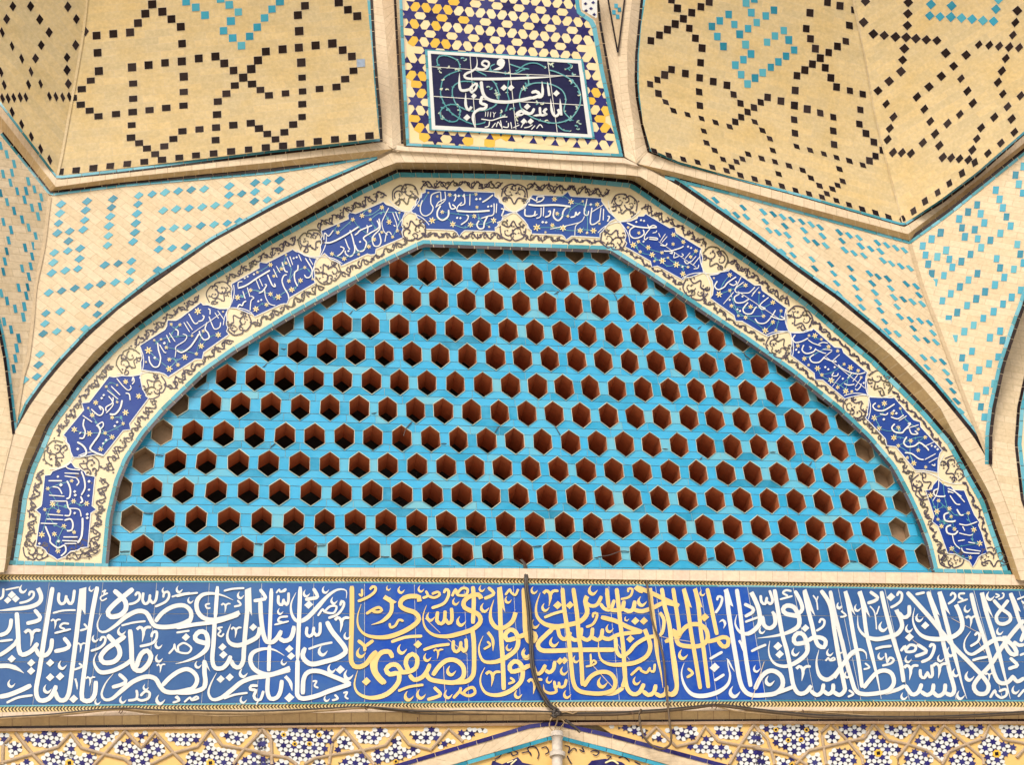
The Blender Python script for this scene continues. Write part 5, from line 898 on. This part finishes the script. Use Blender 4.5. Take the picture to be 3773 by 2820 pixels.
for x in ('48,96 1890,212;86,112 1872,226', '1890,212 2028,1142;1868,226 1998,1124', '2028,1142 100,1040;1998,1124 130,1028', '100,1040 48,96;130,1028 80,112'):
    u, v = x.split(';'); tiles(b, pts(u, 'B2'), pts(v, 'B2'), PLQ, .012, 36, 70)
b.build('turquoise_frame', TLINE, ip)
b = MB()
o4 = pts('80,112 1872,226 2000,1126 128,1030 80,112', 'B2'); i4 = pts('118,148 1832,262 1945,1087 170,985 118,148', 'B2'); strip(b, o4, PLQ, .0125, i4, PLQ, .0125, 90); b.build('white_frame', WHITE, ip)
b = MB(); strip(b, pts('48,96 1890,212 2028,1142 100,1040 48,96', 'B2'), PLQ, .012, pts('48,96 1890,212 2028,1142 100,1040 48,96', 'B2'), PLQ, -.0, 90); b.build('frame_edge', JOINT, ip)
b = MB(); draw(b, '=8u 575,178 640,1015;=8u 1025,205 1110,1030;=8u 1480,235 1590,1065;=8u 128,300 500,325 1100,385 1850,412;=8u 152,645 680,680 1300,715 1895,748', 'B2', PLQ, .0108); b.build('tile_joint', PALEJ, ip)
b = MB(); g = MB()
VN = '200,280 190,220 220,180 300,170 420,220 450,270 460,320;460,340 330,390 260,450 235,560 240,650 320,800 450,900 620,970 750,950;1120,350 1230,270 1350,260 1450,310;1240,400 1255,500 1180,560 1150,680 1180,800 1300,890 1480,950 1620,950 1760,890 1850,750 1855,600 1760,460 1600,370 1500,340;1230,530 1330,490 1500,500 1640,570 1690,680 1670,820 1760,920;370,650 375,540 450,480 540,470 640,490 700,560;375,640 420,740 560,810 740,810 880,740 910,620 870,500 820,450;1025,450 1010,600 1030,700 990,810;240,900 225,840 260,780 340,740 440,760 455,860 420,930 340,940 260,900;820,340 810,300 860,270;1040,270 1160,310 1250,325;800,340 1000,380 1100,380 1200,330;640,340 760,400;1740,1050 1660,1040 1600,990;1690,330 1760,290 1720,260'
for k, e in enumerate(VN.split(';')):
    p = pts(e, 'B2'); ribbon(b, p, 4.2, PLQ, .0116, 'n', st=5)
    for c in smooth(p, 24)[::1]:
        s = random.uniform(3, 6.5); a = random.random()*6.3
        poly(b if random.random() < .6 else g, [(c[0]+random.uniform(-5, 5)+s*r*math.cos(a+t), c[1]+s*r*math.sin(a+t)) for t, r in ((0, 1.3), (1.1, .6), (2.2, 1), (3.2, .55), (4.4, .9))], PLQ, .0122+lift()*.2)
for x, y in ((500, 215), (300, 300), (230, 340), (1740, 310), (1780, 370), (1500, 290), (1550, 270), (320, 580), (860, 600), (1210, 520), (1240, 560), (910, 640), (1740, 490), (1830, 620), (1400, 720), (1340, 730), (450, 830), (240, 900), (1480, 940), (1850, 940), (1820, 1010), (950, 860), (920, 830), (1730, 900), (1130, 900), (1070, 800), (1800, 790), (800, 550), (430, 350), (1000, 360)):
    for _ in range(2):
        a = random.random()*6.3; L = [(x+28*r*math.cos(a+t), y+28*r*math.sin(a+t)) for t, r in ((0, 1.2), (.6, .9), (1.4, .6), (2.4, .35))]
        ribbon(g if random.random() < .7 else b, [N('B2', q_) for q_ in L], 5, PLQ, .0124, 't', st=3)
b.build('teal_vine', TEAL, ip); g.build('pale_leaf', glaze('pale_leaf', [(0, (.25, .42, .38)), (1, (.62, .64, .48))], .3), ip)
b = MB()
draw(b, '''P 945,203 975,222 978,265 950,290 915,292 885,272 890,232 915,208;44t 965,240 955,285 920,318 845,338;34s 650,185 658,250 645,310 600,350 540,375 508,405 530,432 600,442 700,440;38t 620,442 800,443 1000,440 1300,428 1480,420 1640,408;32 640,315 720,332 782,300 792,250 740,232 715,270 780,305;
38s 452,375 450,500 470,572 540,572 605,545;32 600,610 575,560 620,510 655,498 640,560 585,603;34s 1475,475 1498,640;38s 1412,470 1420,600 1400,652 1340,645;46 1290,605 1340,588 1385,622 1340,655 1290,665;46 1300,660 1150,692 1000,712 850,700 760,662 720,590 704,470;44 720,640 698,720 765,748 740,790 680,792;38t 690,792 630,832 608,900 632,1015;
D 970,545 40;D 1052,545 40;D 1580,610 40;D 620,642 34;D 1240,765 40;D 538,892 42;D 1200,937 38;D 1280,937 38;38s 525,602 525,750 560,805 592,765;34s 1622,672 1638,868;38s 1512,672 1530,820 1570,876 1612,840 1598,795;44 1470,788 1435,820 1455,852;36 1475,850 1400,862 1388,770;30t 1400,862 1305,872;
40 1322,785 1290,842 1220,842 1175,815;44t 1250,845 1180,815 1115,855 1175,862 1225,828;=10 758,822 752,882;=10 785,824 780,884;=10 816,826 812,886;10 842,828 858,850 875,832;10 856,848 850,892;16 705,910 760,918 830,925 940,890 1010,884;
15 745,1005 790,992 802,935;15 828,1012 872,955;15 880,1002 902,945 940,1002;14 928,925 948,1025;16 955,1000 1015,1005 1022,955;14 1048,945 1062,1022;15 1078,1012 1150,978;15 1168,1012 1192,965;15 1205,1012 1260,1002 1302,975;14 1288,1032 1332,985;15 1348,1022 1390,975 1422,1012;D 1000,940 8;D 1130,960 8;D 1235,950 8''', 'B2', PLQ, .0138, None, .82)
b.build('lettering', WHITE, ip)
# plain cornice course below the mosaic panel
co = thing('brick_cornice', at((1886, 585), RIB), 'straight pale brick course with a thin groove under the mosaic panel', 'cornice')
b = MB(); strip(b, pts('1460,533 1497,540 2300,582 2345,604'), RIB, 0, pts('1448,550 1500,556 2300,600 2352,612'), RIB, 0, 60); strip(b, pts('1448,550 1500,556 2300,600 2352,612'), RIB, 0, pts('1444,556 1500,561 2300,605 2365,616'), ARCHF, .004, 60); b.build('brick_face', BR_STONE, co)
# ------------------------------------------------------------------ brick course and ledge
cs = thing('brick_course', at((1886, 2112), W0), 'plain cut brick course between the arch and the blue inscription', 'brick course')
b = MB(); strip(b, pts('-420,2080 0,2083 399,2090 1886,2096 3434,2112 3773,2120 4200,2127'), W0, .012, pts('-420,2113 0,2117 399,2119 1886,2131 3434,2153 3773,2158 4200,2165'), W0, .012, 90)
b.build('brick_face', BR_STONE, cs)
b = MB(); strip(b, pts('-420,2113 0,2117 399,2119 1886,2131 3434,2153 3773,2158 4200,2165'), W0, .012, pts('-420,2117 0,2121 399,2123 1886,2134 3434,2156 3773,2161 4200,2168'), W0, 0, 90); strip(b, pts('-420,2079 0,2082 399,2089 1886,2095 3434,2111 3773,2119 4200,2126'), W0, -.05, pts('-420,2080 0,2083 399,2090 1886,2096 3434,2112 3773,2120 4200,2127'), W0, .012, 90); b.build('course_edge', BR_SOFF, cs)
n1 = pts('-300,2682 0,2678 950,2667 1886,2657 2773,2652 3773,2651 4000,2651'); n2 = pts('-300,2691 0,2687 950,2677 1886,2666 2773,2659 3773,2660 4000,2660'); n3 = pts('-300,2702 0,2697 950,2684 1886,2676 2773,2670 3773,2670 4000,2670')
n0 = pts('-300,2630 0,2626 983,2614 2183,2607 3406,2607 3773,2607 4000,2608'); nm_ = pts('-300,2648 0,2645 950,2630 1886,2622 2773,2620 3773,2624 4000,2624')
lg = thing('brick_ledge', at((1886, 2640), W0), 'sloping tan brick ledge below the inscription with a dark line beneath', 'ledge')
b = MB(); strip(b, n0, W0, .002, nm_, W0, .002, 90); b.build('upper_course', BR_STONE, lg)
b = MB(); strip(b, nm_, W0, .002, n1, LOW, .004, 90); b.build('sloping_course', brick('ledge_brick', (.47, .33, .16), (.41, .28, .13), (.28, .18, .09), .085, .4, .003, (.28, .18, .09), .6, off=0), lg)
b = MB(); tiles(b, n1, n2, LOW, .004, 60, 120); b.build('black_line', BLACK, lg)
b = MB(); strip(b, n2, LOW, .012, n3, LOW, .012, 90); strip(b, n3, LOW, .012, offs(n3, 1), LOW, 0, 90); b.build('clay_moulding', STRAP, lg)

# ------------------------------------------------------------------ lower mosaics and pointed arch
STR = {'D1': '125,315 265,490 345,575 420,660;0,565 265,490 470,435 575,320 665,440 850,490 1015,530 1070,575;1020,300 850,490 770,575 690,660;1020,300 1150,440 1265,310 1415,480 1510,575;1230,575 1415,480 1610,430 1715,290 1810,420 1990,450 2212,490;2135,295 1990,450 1900,575;2135,295 2212,366;20,575 25,420 90,350',
'D2': '0,300 40,285 110,380 115,575;0,480 115,500 240,520 320,575;700,280 610,380 580,575;380,575 460,525 590,500 850,460 1040,420 1140,290 1230,410 1415,457;1415,450 1555,285 1670,385;700,280 850,460 950,575',
'D3': '1280,360 1365,270 1530,430 1690,390 1765,265 1870,385 2050,420 2212,435;2160,250 2050,420 1960,575;2160,250 2212,310',
'D4': '20,255 120,370 150,460 180,575;0,440 150,460 280,490 380,540 440,575;620,250 560,310 580,440 600,575;350,575 460,460 580,435 780,385 910,360 985,245 1105,375 1265,410 1420,460 1530,550;650,255 780,385 890,520 900,575;1360,255 1265,410 1180,520 1190,575;1360,255 1485,370 1560,255 1740,410 1880,530 1885,575;1545,575 1600,470 1740,410 1885,360 1930,250 2040,370 2212,400;2240,420 2150,520'}
CLU = {'D1': '190,320 520,310 520,390 480,420 380,450 270,430;60,400 130,360 180,430 170,490 70,520;620,310 950,310 950,370 880,400 850,440 750,450 700,400;540,380 620,380 610,450 630,510 560,520 520,440;350,490 500,470 620,490 780,490 770,575 760,640 340,640;1090,312 1215,312 1150,405;940,420 1030,360 1150,450 1270,360 1360,440 1330,500 1230,500 1210,640 1080,640 1060,490 940,490;1340,310 1640,310 1640,370 1560,400 1500,440 1400,390;1670,370 1760,370 1750,440 1920,470 1920,600 1510,600 1510,480 1660,460;1770,310 2070,310 1990,370 1960,410 1870,400;2050,400 2130,330 2190,400 2180,460 2060,450;1940,560 2050,490 2212,520 2230,640 1930,640;0,320 70,320 60,400 0,430;0,590 160,560 260,540 320,640 0,640',
'D2': '0,360 60,340 90,400 70,450 0,470;80,290 620,285 600,380 560,420 540,500 380,560 300,560 180,490 130,400;650,340 760,330 770,440 650,470;780,290 1080,285 1060,340 990,360 970,420 920,420 830,380;1090,360 1180,360 1170,440 1320,450 1310,490 1080,560 920,550 930,470 1080,450;1200,290 1500,285 1480,360 1400,380 1340,430 1300,380;1620,290 1940,280 1800,320 1730,340 1720,370 1650,340;1460,420 1530,370 1610,390 1480,440;680,520 830,490 900,520 920,640 640,640;0,510 90,520 100,640 0,640;140,540 230,545 290,600 140,640;450,540 560,520 560,640 430,640',
'D3': '990,260 1280,265 1300,320 1270,350 1190,330 1110,300;1320,370 1380,320 1470,400;1410,290 1700,265 1700,330 1620,370 1540,380 1510,330;1730,340 1820,340 1820,420 1980,420 1980,490 1900,540 1750,490 1600,430 1740,420;1815,255 2080,255 2050,340 1960,380 1900,350;2100,320 2150,300 2230,320 2230,420 2110,410;2020,490 2130,450 2230,460 2230,640 2030,640',
'D4': '70,260 550,250 540,400 480,440 400,500 330,500 200,430 130,330;20,310 60,310 90,400 20,420;590,290 650,280 710,370 700,400 600,400;690,260 940,250 920,320 850,350 760,350;950,310 1040,310 1030,370 1200,420 1200,470 1130,520 1140,640 920,640 930,500 840,430 850,390 960,370;1050,260 1320,255 1300,330 1220,360 1150,350;1410,260 1520,260 1470,330;1310,400 1380,310 1480,390 1560,300 1680,390 1670,420 1570,470 1560,540 1460,520 1450,450;1640,260 1890,255 1880,320 1800,370 1720,350;1910,330 1990,330 2000,390 2150,410 2140,480 2060,500 2060,640 1900,640 1900,510 1810,440 1830,420;1990,260 2300,255 2300,340 2100,370;640,460 760,430 850,500 830,640 620,640;1230,470 1340,450 1460,520 1440,640 1240,640;1600,540 1690,440 1800,500 1850,640 1600,640;190,500 320,520 330,640 190,640;450,510 560,480 570,640 450,600;30,480 60,470 140,520 150,640 30,640'}
def low_panel(nm, region, crops, label):
    t = thing(nm, at(region[0], LOW), label, 'mosaic panel')
    b = MB(); fill(b, region, LOW, 0, .4, 120); b.build('ochre_ground', YELL2, t)
    w, bl, gr = MB(), MB(), MB()
    for c in crops:
        for k, e in enumerate(CLU[c].split(';')):
            p = pts(e, c)
            if not all(inside(((q[0]), q[1]+2), region) for q in p[:2]) and c in ('D2', 'D3') and not inside(p[len(p)//2], region): continue
            a0 = random.uniform(0, .5); a = 38
            e1 = (a*math.cos(a0), a*math.sin(a0)*.9); e2 = (a*math.cos(a0+1.0472), a*math.sin(a0+1.0472)*.9)
            m = (sum(q[0] for q in p)/len(p), sum(q[1] for q in p)/len(p))
            hexa(None, p, m, e1, e2, LOW, .003, bl, gr, R=.42, r=.23, petals=w, tr=.2)
        for e in STR[c].split(';'):
            p = [q for q in pts(e, c)]
            if c == 'D2' and p[0][0] > 1800: continue
            st = MB(); tube(st, [at(q, LOW, .002) for q in dense(p, 14, False)], .0085, 8); st.build('clay_strap', STRAP, t, True)
    fy, fd = MB(), MB()
    for c, L in (('D2', ((210, 330), (500, 330), (300, 405), (420, 405), (1125, 548))), ('D4', ((190, 290), (440, 290), (290, 375), (395, 370), (1025, 480), (1990, 485), (320, 575))), ('D1', ((565, 560), (1715, 560)))):
        if c not in crops: continue
        for x, y in L:
            R_ = 40 if (x, y) in ((1025, 480), (1990, 485), (565, 560), (1715, 560)) else 24
            poly(fy, [N(c, (x+R_*(1 if k % 2 else .78)*math.cos(k*.3927), y+R_*.9*(1 if k % 2 else .78)*math.sin(k*.3927))) for k in range(16)], LOW, .0045); poly(fd, [N(c, (x+R_*.4*a_, y+R_*.4*e_)) for a_, e_ in ((-1, -.7), (.8, -1), (1, .8), (-.8, 1))], LOW, .006)
    fy.build('yellow_rosette', YELL, t); fd.build('rosette_eye', BLACK, t)
    w.build('white_tile', WHITE, t); bl.build('star_tile', STARB, t); gr.build('grey_tile', STARG, t)
    return t, bl
OUT_L = pts('1300,2869 1452,2820 1700,2746 1950,2671 1990,2662'); OUT_R = pts('2103,2662 2252,2705 2480,2766 2682,2820 2870,2870')
RL_ = pts('-300,2698 0,2694 950,2682 1886,2674')+OUT_L[3::-1]+pts('-300,2900'); RR_ = pts('2200,2672 2773,2667 4000,2667 4000,2900 2870,2900')+OUT_R[3:0:-1]
low_panel('lower_mosaic', RL_, ('D1', 'D2'), 'white and blue mosaic with clay strapwork left of the lower pointed arch')
low_panel('lower_mosaic', RR_, ('D3', 'D4'), 'white and blue mosaic with clay strapwork right of the lower pointed arch')
pa = thing('pointed_arch', at((2053, 2680), LOW), 'top of a lower pointed arch in pale brick edged with dark and turquoise lines', 'arch')
TO_L = pts('1520,2866 1673,2820 1800,2782 2030,2714'); TO_R = pts('2076,2716 2252,2763 2455,2820 2640,2872')
o_ = OUT_L[:4]+pts('2045,2660')+OUT_R[1:]; t_ = TO_L+TO_R
o2 = offs(o_, 15); t2 = offs(t_, 14)
b = MB(); strip(b, pts('1310,2867 1452,2822 1950,2673 2045,2660 2252,2707 2682,2822 2870,2872'), LOW, .015, pts('1520,2866 1673,2818 1800,2780 2045,2709 2252,2761 2455,2818 2640,2870'), LOW, .015, 60); b.build('brick_face', BR_FACE, pa)
b = MB(); tiles(b, o_, o2, LOW, .018, 60, 110); b.build('dark_line', STARB, pa)
b = MB(); tiles(b, t_, t2, LOW, .016, 60, 120); b.build('turquoise_line', TURQ2, pa)
b = MB(); strip(b, o_, LOW, .018, o_, LOW, -.002, 60); b.build('edge', BR_SOFF, pa)
ty = thing('tympanum_tile', at((2053, 2790), LOW), 'yellow tile tympanum with dark scrolls and a blue medallion under the pointed arch', 'tile panel')
b = MB(); fill(b, t2+pts('2640,2930 1520,2930'), LOW, .005, .4); b.build('yellow_ground', YELL2, ty)
b = MB(); fill(b, pts('1800,2850 1815,2805 1850,2818 1908,2792 1925,2812 1970,2822 1990,2850 1990,2930 1800,2930'), LOW, .008, .3); fill(b, pts('2140,2850 2180,2805 2230,2798 2290,2810 2330,2840 2330,2930 2140,2930'), LOW, .008, .3); b.build('medallion', STARB, ty)
vine = MB()
draw(vine, '9 50,530 90,510 120,470 160,480 200,460 240,480 200,500 180,470;9 270,480 330,470 350,500 320,440 380,430 410,480 400,530;9 430,440 470,430 490,470 460,490;9 620,420 660,430 650,480 680,450 700,440 720,460;9 640,500 660,540 680,570;9 740,450 780,470 760,430;9 830,470 860,460 900,470 880,500 850,490;9 960,500 1000,510 970,530;9 1060,520 1100,510 1130,530 1150,550;9 1190,550 1240,575;9 30,560 60,540', 'D3', LOW, .008)
vine.build('scroll_ornament', NAVY, ty)
b = MB(); draw(b, '12 180,575 230,530;10 150,560 200,540;14 950,560 1010,540 1060,570', 'D3', LOW, .0105); b.build('pale_motif', PETAL, ty)

# ------------------------------------------------------------------ conduit pipe, cables, wires
pp = thing('conduit_pipe', at((2053, 2800), Flat(-.05)), 'short grey conduit pipe with a collar at the tip of the pointed arch', 'pipe')
PF = Flat(-.03)
b = MB(); tube(b, [at((2053, y), PF) for y in (2712, 2760, 2800, 2850, 2920)], .0265, 18, .5); b.build('tube', PIPE, pp, True)
b = MB(); tube(b, [at((2054, y), PF) for y in (2776, 2778, 2790, 2792)], .040, 18, .5); tube(b, [at((2053, y), PF) for y in (2700, 2702, 2716, 2718)], .031, 18, .5); b.build('collar', PIPE, pp, True)
def cable(name, tx, c, y, r, m, label, grp=None, sag=0, cat='cable'):
    p = smooth(pts(tx, c), 10); sf = Flat(y) if not callable(y) else None
    b = MB(); n = len(p); tube(b, [at(q, Flat(y(i/(n-1)) if callable(y) else y)) for i, q in enumerate(p)], r, 8); o = b.build(name, m, None, True); tag(o, label, cat, grp); return o
ent = lambda t: .09*(1-min(1, t*9))-.022
cable('cable', '1917,2066 1928,2076 1934.8,2100 1936.5,2166 1945,2250 1953,2366 1960,2466 1981,2532 2019,2599 2046,2619 2058,2640', 'N', ent, .0075, CABLE_D, 'black cable hanging from a lattice hole, left strand of the pair crossing the inscription')
cable('cable', '1921,2064 1934,2078 1941,2100 1943,2166 1954,2250 1960,2366 1968,2466 1990,2532 2030,2599 2056,2617 2066,2640', 'N', ent, .0065, CABLE_D, 'black cable hanging from a lattice hole, right strand of the pair crossing the inscription')
cable('cable', '2352,2074 2361,2086 2371,2100 2386,2166 2402,2283 2429,2366 2445,2433 2455,2549 2466,2650 2473,2732 2451,2759 2419,2759 2379,2727 2360,2677 2356,2632 2362,2616', 'N', lambda t: ent(t)-.012, .0062, CABLE_K, 'single brown cable crossing the yellow letters and looping back below the ledge')
cable('cable', '-200,2668 0,2650 181,2639 300,2627 443,2614 560,2624 678,2628 950,2630 1176,2621 1348,2609 1538,2616 1764,2628 2000,2630 2060,2634', 'N', -.022, .0075, CABLE_T, 'thick dusty cable sagging along the ledge at the left')
cable('cable', '-200,2664 0,2646 181,2635 300,2623 443,2612 560,2617 678,2620 950,2622 1176,2614 1348,2607 1538,2622 1764,2621 2000,2624 2060,2630', 'N', -.026, .005, CABLE_D, 'thin dark cable running on top of the dusty one at the left')
cable('cable', '443,2614 560,2630 678,2634 820,2640 950,2636 1100,2628 1250,2615 1348,2611', 'N', -.018, .0055, CABLE_T, 'short slack dusty strand hanging below the left cables')
cable('cable', '1348,2609 1450,2620 1560,2632 1764,2634 2000,2632 2060,2638', 'N', -.018, .005, CABLE_K, 'brown strand joining the tangle from the left')
cable('cable', '2050,2636 2252,2635 2350,2628 2455,2621 2550,2611 2636,2601 2720,2611 2800,2621 2920,2634 3044,2644 3315,2648 3541,2643 3773,2630 3950,2620', 'N', -.022, .008, CABLE_K, 'thick brown cable running right along the ledge from the tangle')
cable('cable', '2050,2630 2252,2628 2350,2622 2455,2615 2550,2606 2636,2598 2720,2605 2800,2616 2920,2628 3044,2637 3315,2643 3541,2638 3773,2624 3950,2614', 'N', -.027, .005, CABLE_D, 'thin dark cable lying on the thick one at the right')
cable('cable', '2636,2603 2700,2620 2780,2630 2900,2638 2957,2622 3100,2632 3300,2646', 'N', -.018, .0042, CABLE_T, 'pale loose strand under the right cables')
for tx, lb in (('2040,2640 2028,2656 2024,2680 2040,2698', 'thin yellow wire bent down to the left of the pipe'), ('2058,2640 2050,2668 2044,2690 2048,2704', 'thin wire dropping straight into the pipe'), ('2062,2630 2085,2625 2110,2632 2125,2626', 'thin wire end sticking out right of the tangle'), ('2064,2650 2080,2664 2070,2678 2056,2700', 'pale wire looped beside the pipe mouth')):
    cable('wire', tx, 'N', -.035, .0035, CABLE_T, lb, None, 0, 'wire')
cable('cable', '2082,2655 2100,2668 2120,2684 2138,2700', 'N', -.04, .0075, CABLE_D, 'short cut black cable end pointing down right of the pipe')
for x, y, lb in ((1930, 2625, 0), (2028, 2618, 0), (2044, 2636, 0)): pass
tg = MB()
for k in range(9):
    a = random.uniform(0, 6.28); p = [(2048+random.uniform(-22, 26)*math.cos(a+t), 2632+random.uniform(-14, 18)*math.sin(a+t)) for t in (0, .9, 1.9, 2.8)]
    tube(tg, [at(q, Flat(-.03-.004*k)) for q in smooth(p, 5)], random.uniform(.004, .0065), 6)
tag(tg.build('cable_tangle', CABLE_D, None, True), 'dark knot of cables tied together above the pipe', 'cable knot')
for tx, lb in (('438,2628 446,2614 452,2622 444,2632', 'rusty hook holding the left cables up near the frieze edge'), ('1345,2604 1356,2606 1352,2618 1344,2613', 'rusty ring clip on the cables under the yellow letters'), ('2622,2612 2630,2600 2640,2610 2634,2618', 'rusty hook holding the right cables up'), ('2320,2622 2324,2634 2328,2622 2332,2634', 'wire tie wrapped round the cables right of the knot'), ('1538,2646 1540,2655 1536,2662', 'small rusty nail in the ledge left of the arch'), ('2956,2618 2962,2622 2958,2630', 'small rusty nail in the ledge at the right')):
    cable('hook', tx, 'N', -.03, .0028, RUST, lb, None, 0, 'hook')
WR = [('C1', '480,400 510,393 570,402'), ('C1', '385,862 430,872 485,870'), ('C1', '195,1185 240,1178 295,1180'), ('C1', '1280,1120 1320,1116 1372,1126'), ('C1', '1790,1145 1805,1132 1890,1128'), ('C1', '1420,355 1440,320 1485,290'), ('C2', '820,1155 842,1136 925,1132'), ('C2', '1560,1150 1580,1140 1655,1133'), ('C2', '2060,1232 2100,1230 2140,1218'), ('C2', '332,1220 380,1224 422,1222'), ('C2', '812,308 850,298 892,302'), ('C2', '1262,220 1285,180 1312,150'), ('C2', '525,235 545,175 598,118'), ('C2', '1745,140 1770,175 1808,242'), ('C3', '518,345 555,342 595,352'), ('C3', '1392,375 1430,368 1472,372'), ('C3', '832,450 845,420 868,403'), ('C3', '1700,455 1720,490 1755,435'), ('C3', '0,1225 100,1210 195,1178 268,1182'), ('C3', '882,1255 910,1238 962,1230'), ('C3', '1122,1250 1160,1254 1198,1255'), ('C3', '2038,1250 2070,1258 2122,1262'), ('C6', '318,428 335,390 362,358'), ('C6', '768,465 780,430 808,398'), ('C6', '1405,465 1440,440 1475,424'), ('C6', '1902,445 1925,480 1942,532'), ('C5', '798,800 830,770 862,742'), ('C5', '942,625 985,635 1022,630'), ('C5', '1685,1162 1720,1158 1758,1148'), ('C5', '1982,1285 2005,1255 2032,1222'), ('C5', '1512,365 1530,340 1558,313'), ('C5', '2082,162 2100,130 2128,98'), ('C7', '1032,755 1050,725 1088,703'), ('C7', '1412,925 1440,960 1478,985')]
for c, tx in WR:
    cable('binding_wire', tx, c, lambda t: LAT.y-.006+.012*(abs(t-.5) > .42), .0026, WIRE, 'thin dark wire strung across the glaze between two lattice holes', 'wires strung between lattice holes', 0, 'wire')

# ------------------------------------------------------------------ masonry behind, ground, light
w = thing('masonry_wall', (0, 1.2, 0), 'plain brick masonry body carrying the tiled facade', 'wall')
b = MB()
def box(mb, x0, x1, y0, y1, z0, z1, inv=False):
    V = [(x, y, z) for x in (x0, x1) for y in (y0, y1) for z in (z0, z1)]
    for f in ((0, 1, 3, 2), (4, 6, 7, 5), (0, 4, 5, 1), (2, 3, 7, 6), (0, 2, 6, 4), (1, 5, 7, 3)):
        f = f[::-1] if inv else f
        mb.face([V[i] for i in f], .5, [(V[i][0]+V[i][1], V[i][2]+V[i][1]) for i in f])
zl0 = at((1886, 2150), LAT).z; zl1 = at((1886, 850), LAT).z; xl0 = at((300, 2090), LAT).x-.3; xl1 = at((3520, 2100), LAT).x+.3; zg = 0
box(b, -9, 9, .07, 2.2, zg, zl0); box(b, -9, xl0, .12, 2.2, zl0+.002, zl1); box(b, xl1, 9, .12, 2.2, zl0+.002, zl1); box(b, -9, 9, .12, 2.2, zl1+.002, 10.5)
b.build('brick_body', BR_WALL, w)
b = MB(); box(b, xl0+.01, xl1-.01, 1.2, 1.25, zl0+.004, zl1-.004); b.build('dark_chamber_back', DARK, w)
g = MB(); R = 400; g.face([(-R, -R, 0), (R, -R, 0), (R, R, 0), (-R, R, 0)]); o = g.build('ground', GROUND); o['kind'] = 'structure'

SUN_EL, SUN_AZ = math.radians(46), math.radians(-27)   # in front of the wall, from the left
wd = bpy.data.worlds.new('World'); S.world = wd; wd.use_nodes = True; nt = wd.node_tree
sk = nt.nodes.new('ShaderNodeTexSky'); sk.sky_type = 'NISHITA'; sk.sun_disc = False; sk.sun_elevation = SUN_EL; sk.sun_rotation = math.pi-SUN_AZ
sk.dust_density = 6; sk.ozone_density = .4; sk.air_density = 1.2
nt.links.new(sk.outputs[0], nt.nodes['Background'].inputs[0]); nt.nodes['Background'].inputs[1].default_value = .13
ld = bpy.data.lights.new('sun', 'SUN'); lo = bpy.data.objects.new('sun', ld); COL.objects.link(lo); ld.energy = 1.5; ld.angle = math.radians(20); ld.color = (1, .975, .93)
d = Vector((math.sin(SUN_AZ)*math.cos(SUN_EL), -math.cos(SUN_AZ)*math.cos(SUN_EL), math.sin(SUN_EL)))
lo.rotation_euler = (-d).to_track_quat('-Z', 'Y').to_euler(); lo.location = d*30
S.view_settings.view_transform = 'Standard'; S.view_settings.look = 'None'; S.view_settings.gamma = 1; S.view_settings.exposure = .26
S.cycles.max_bounces = 6
for o in COL.objects:
    if '_o' in o: del o['_o']
print('objects', len(COL.objects))
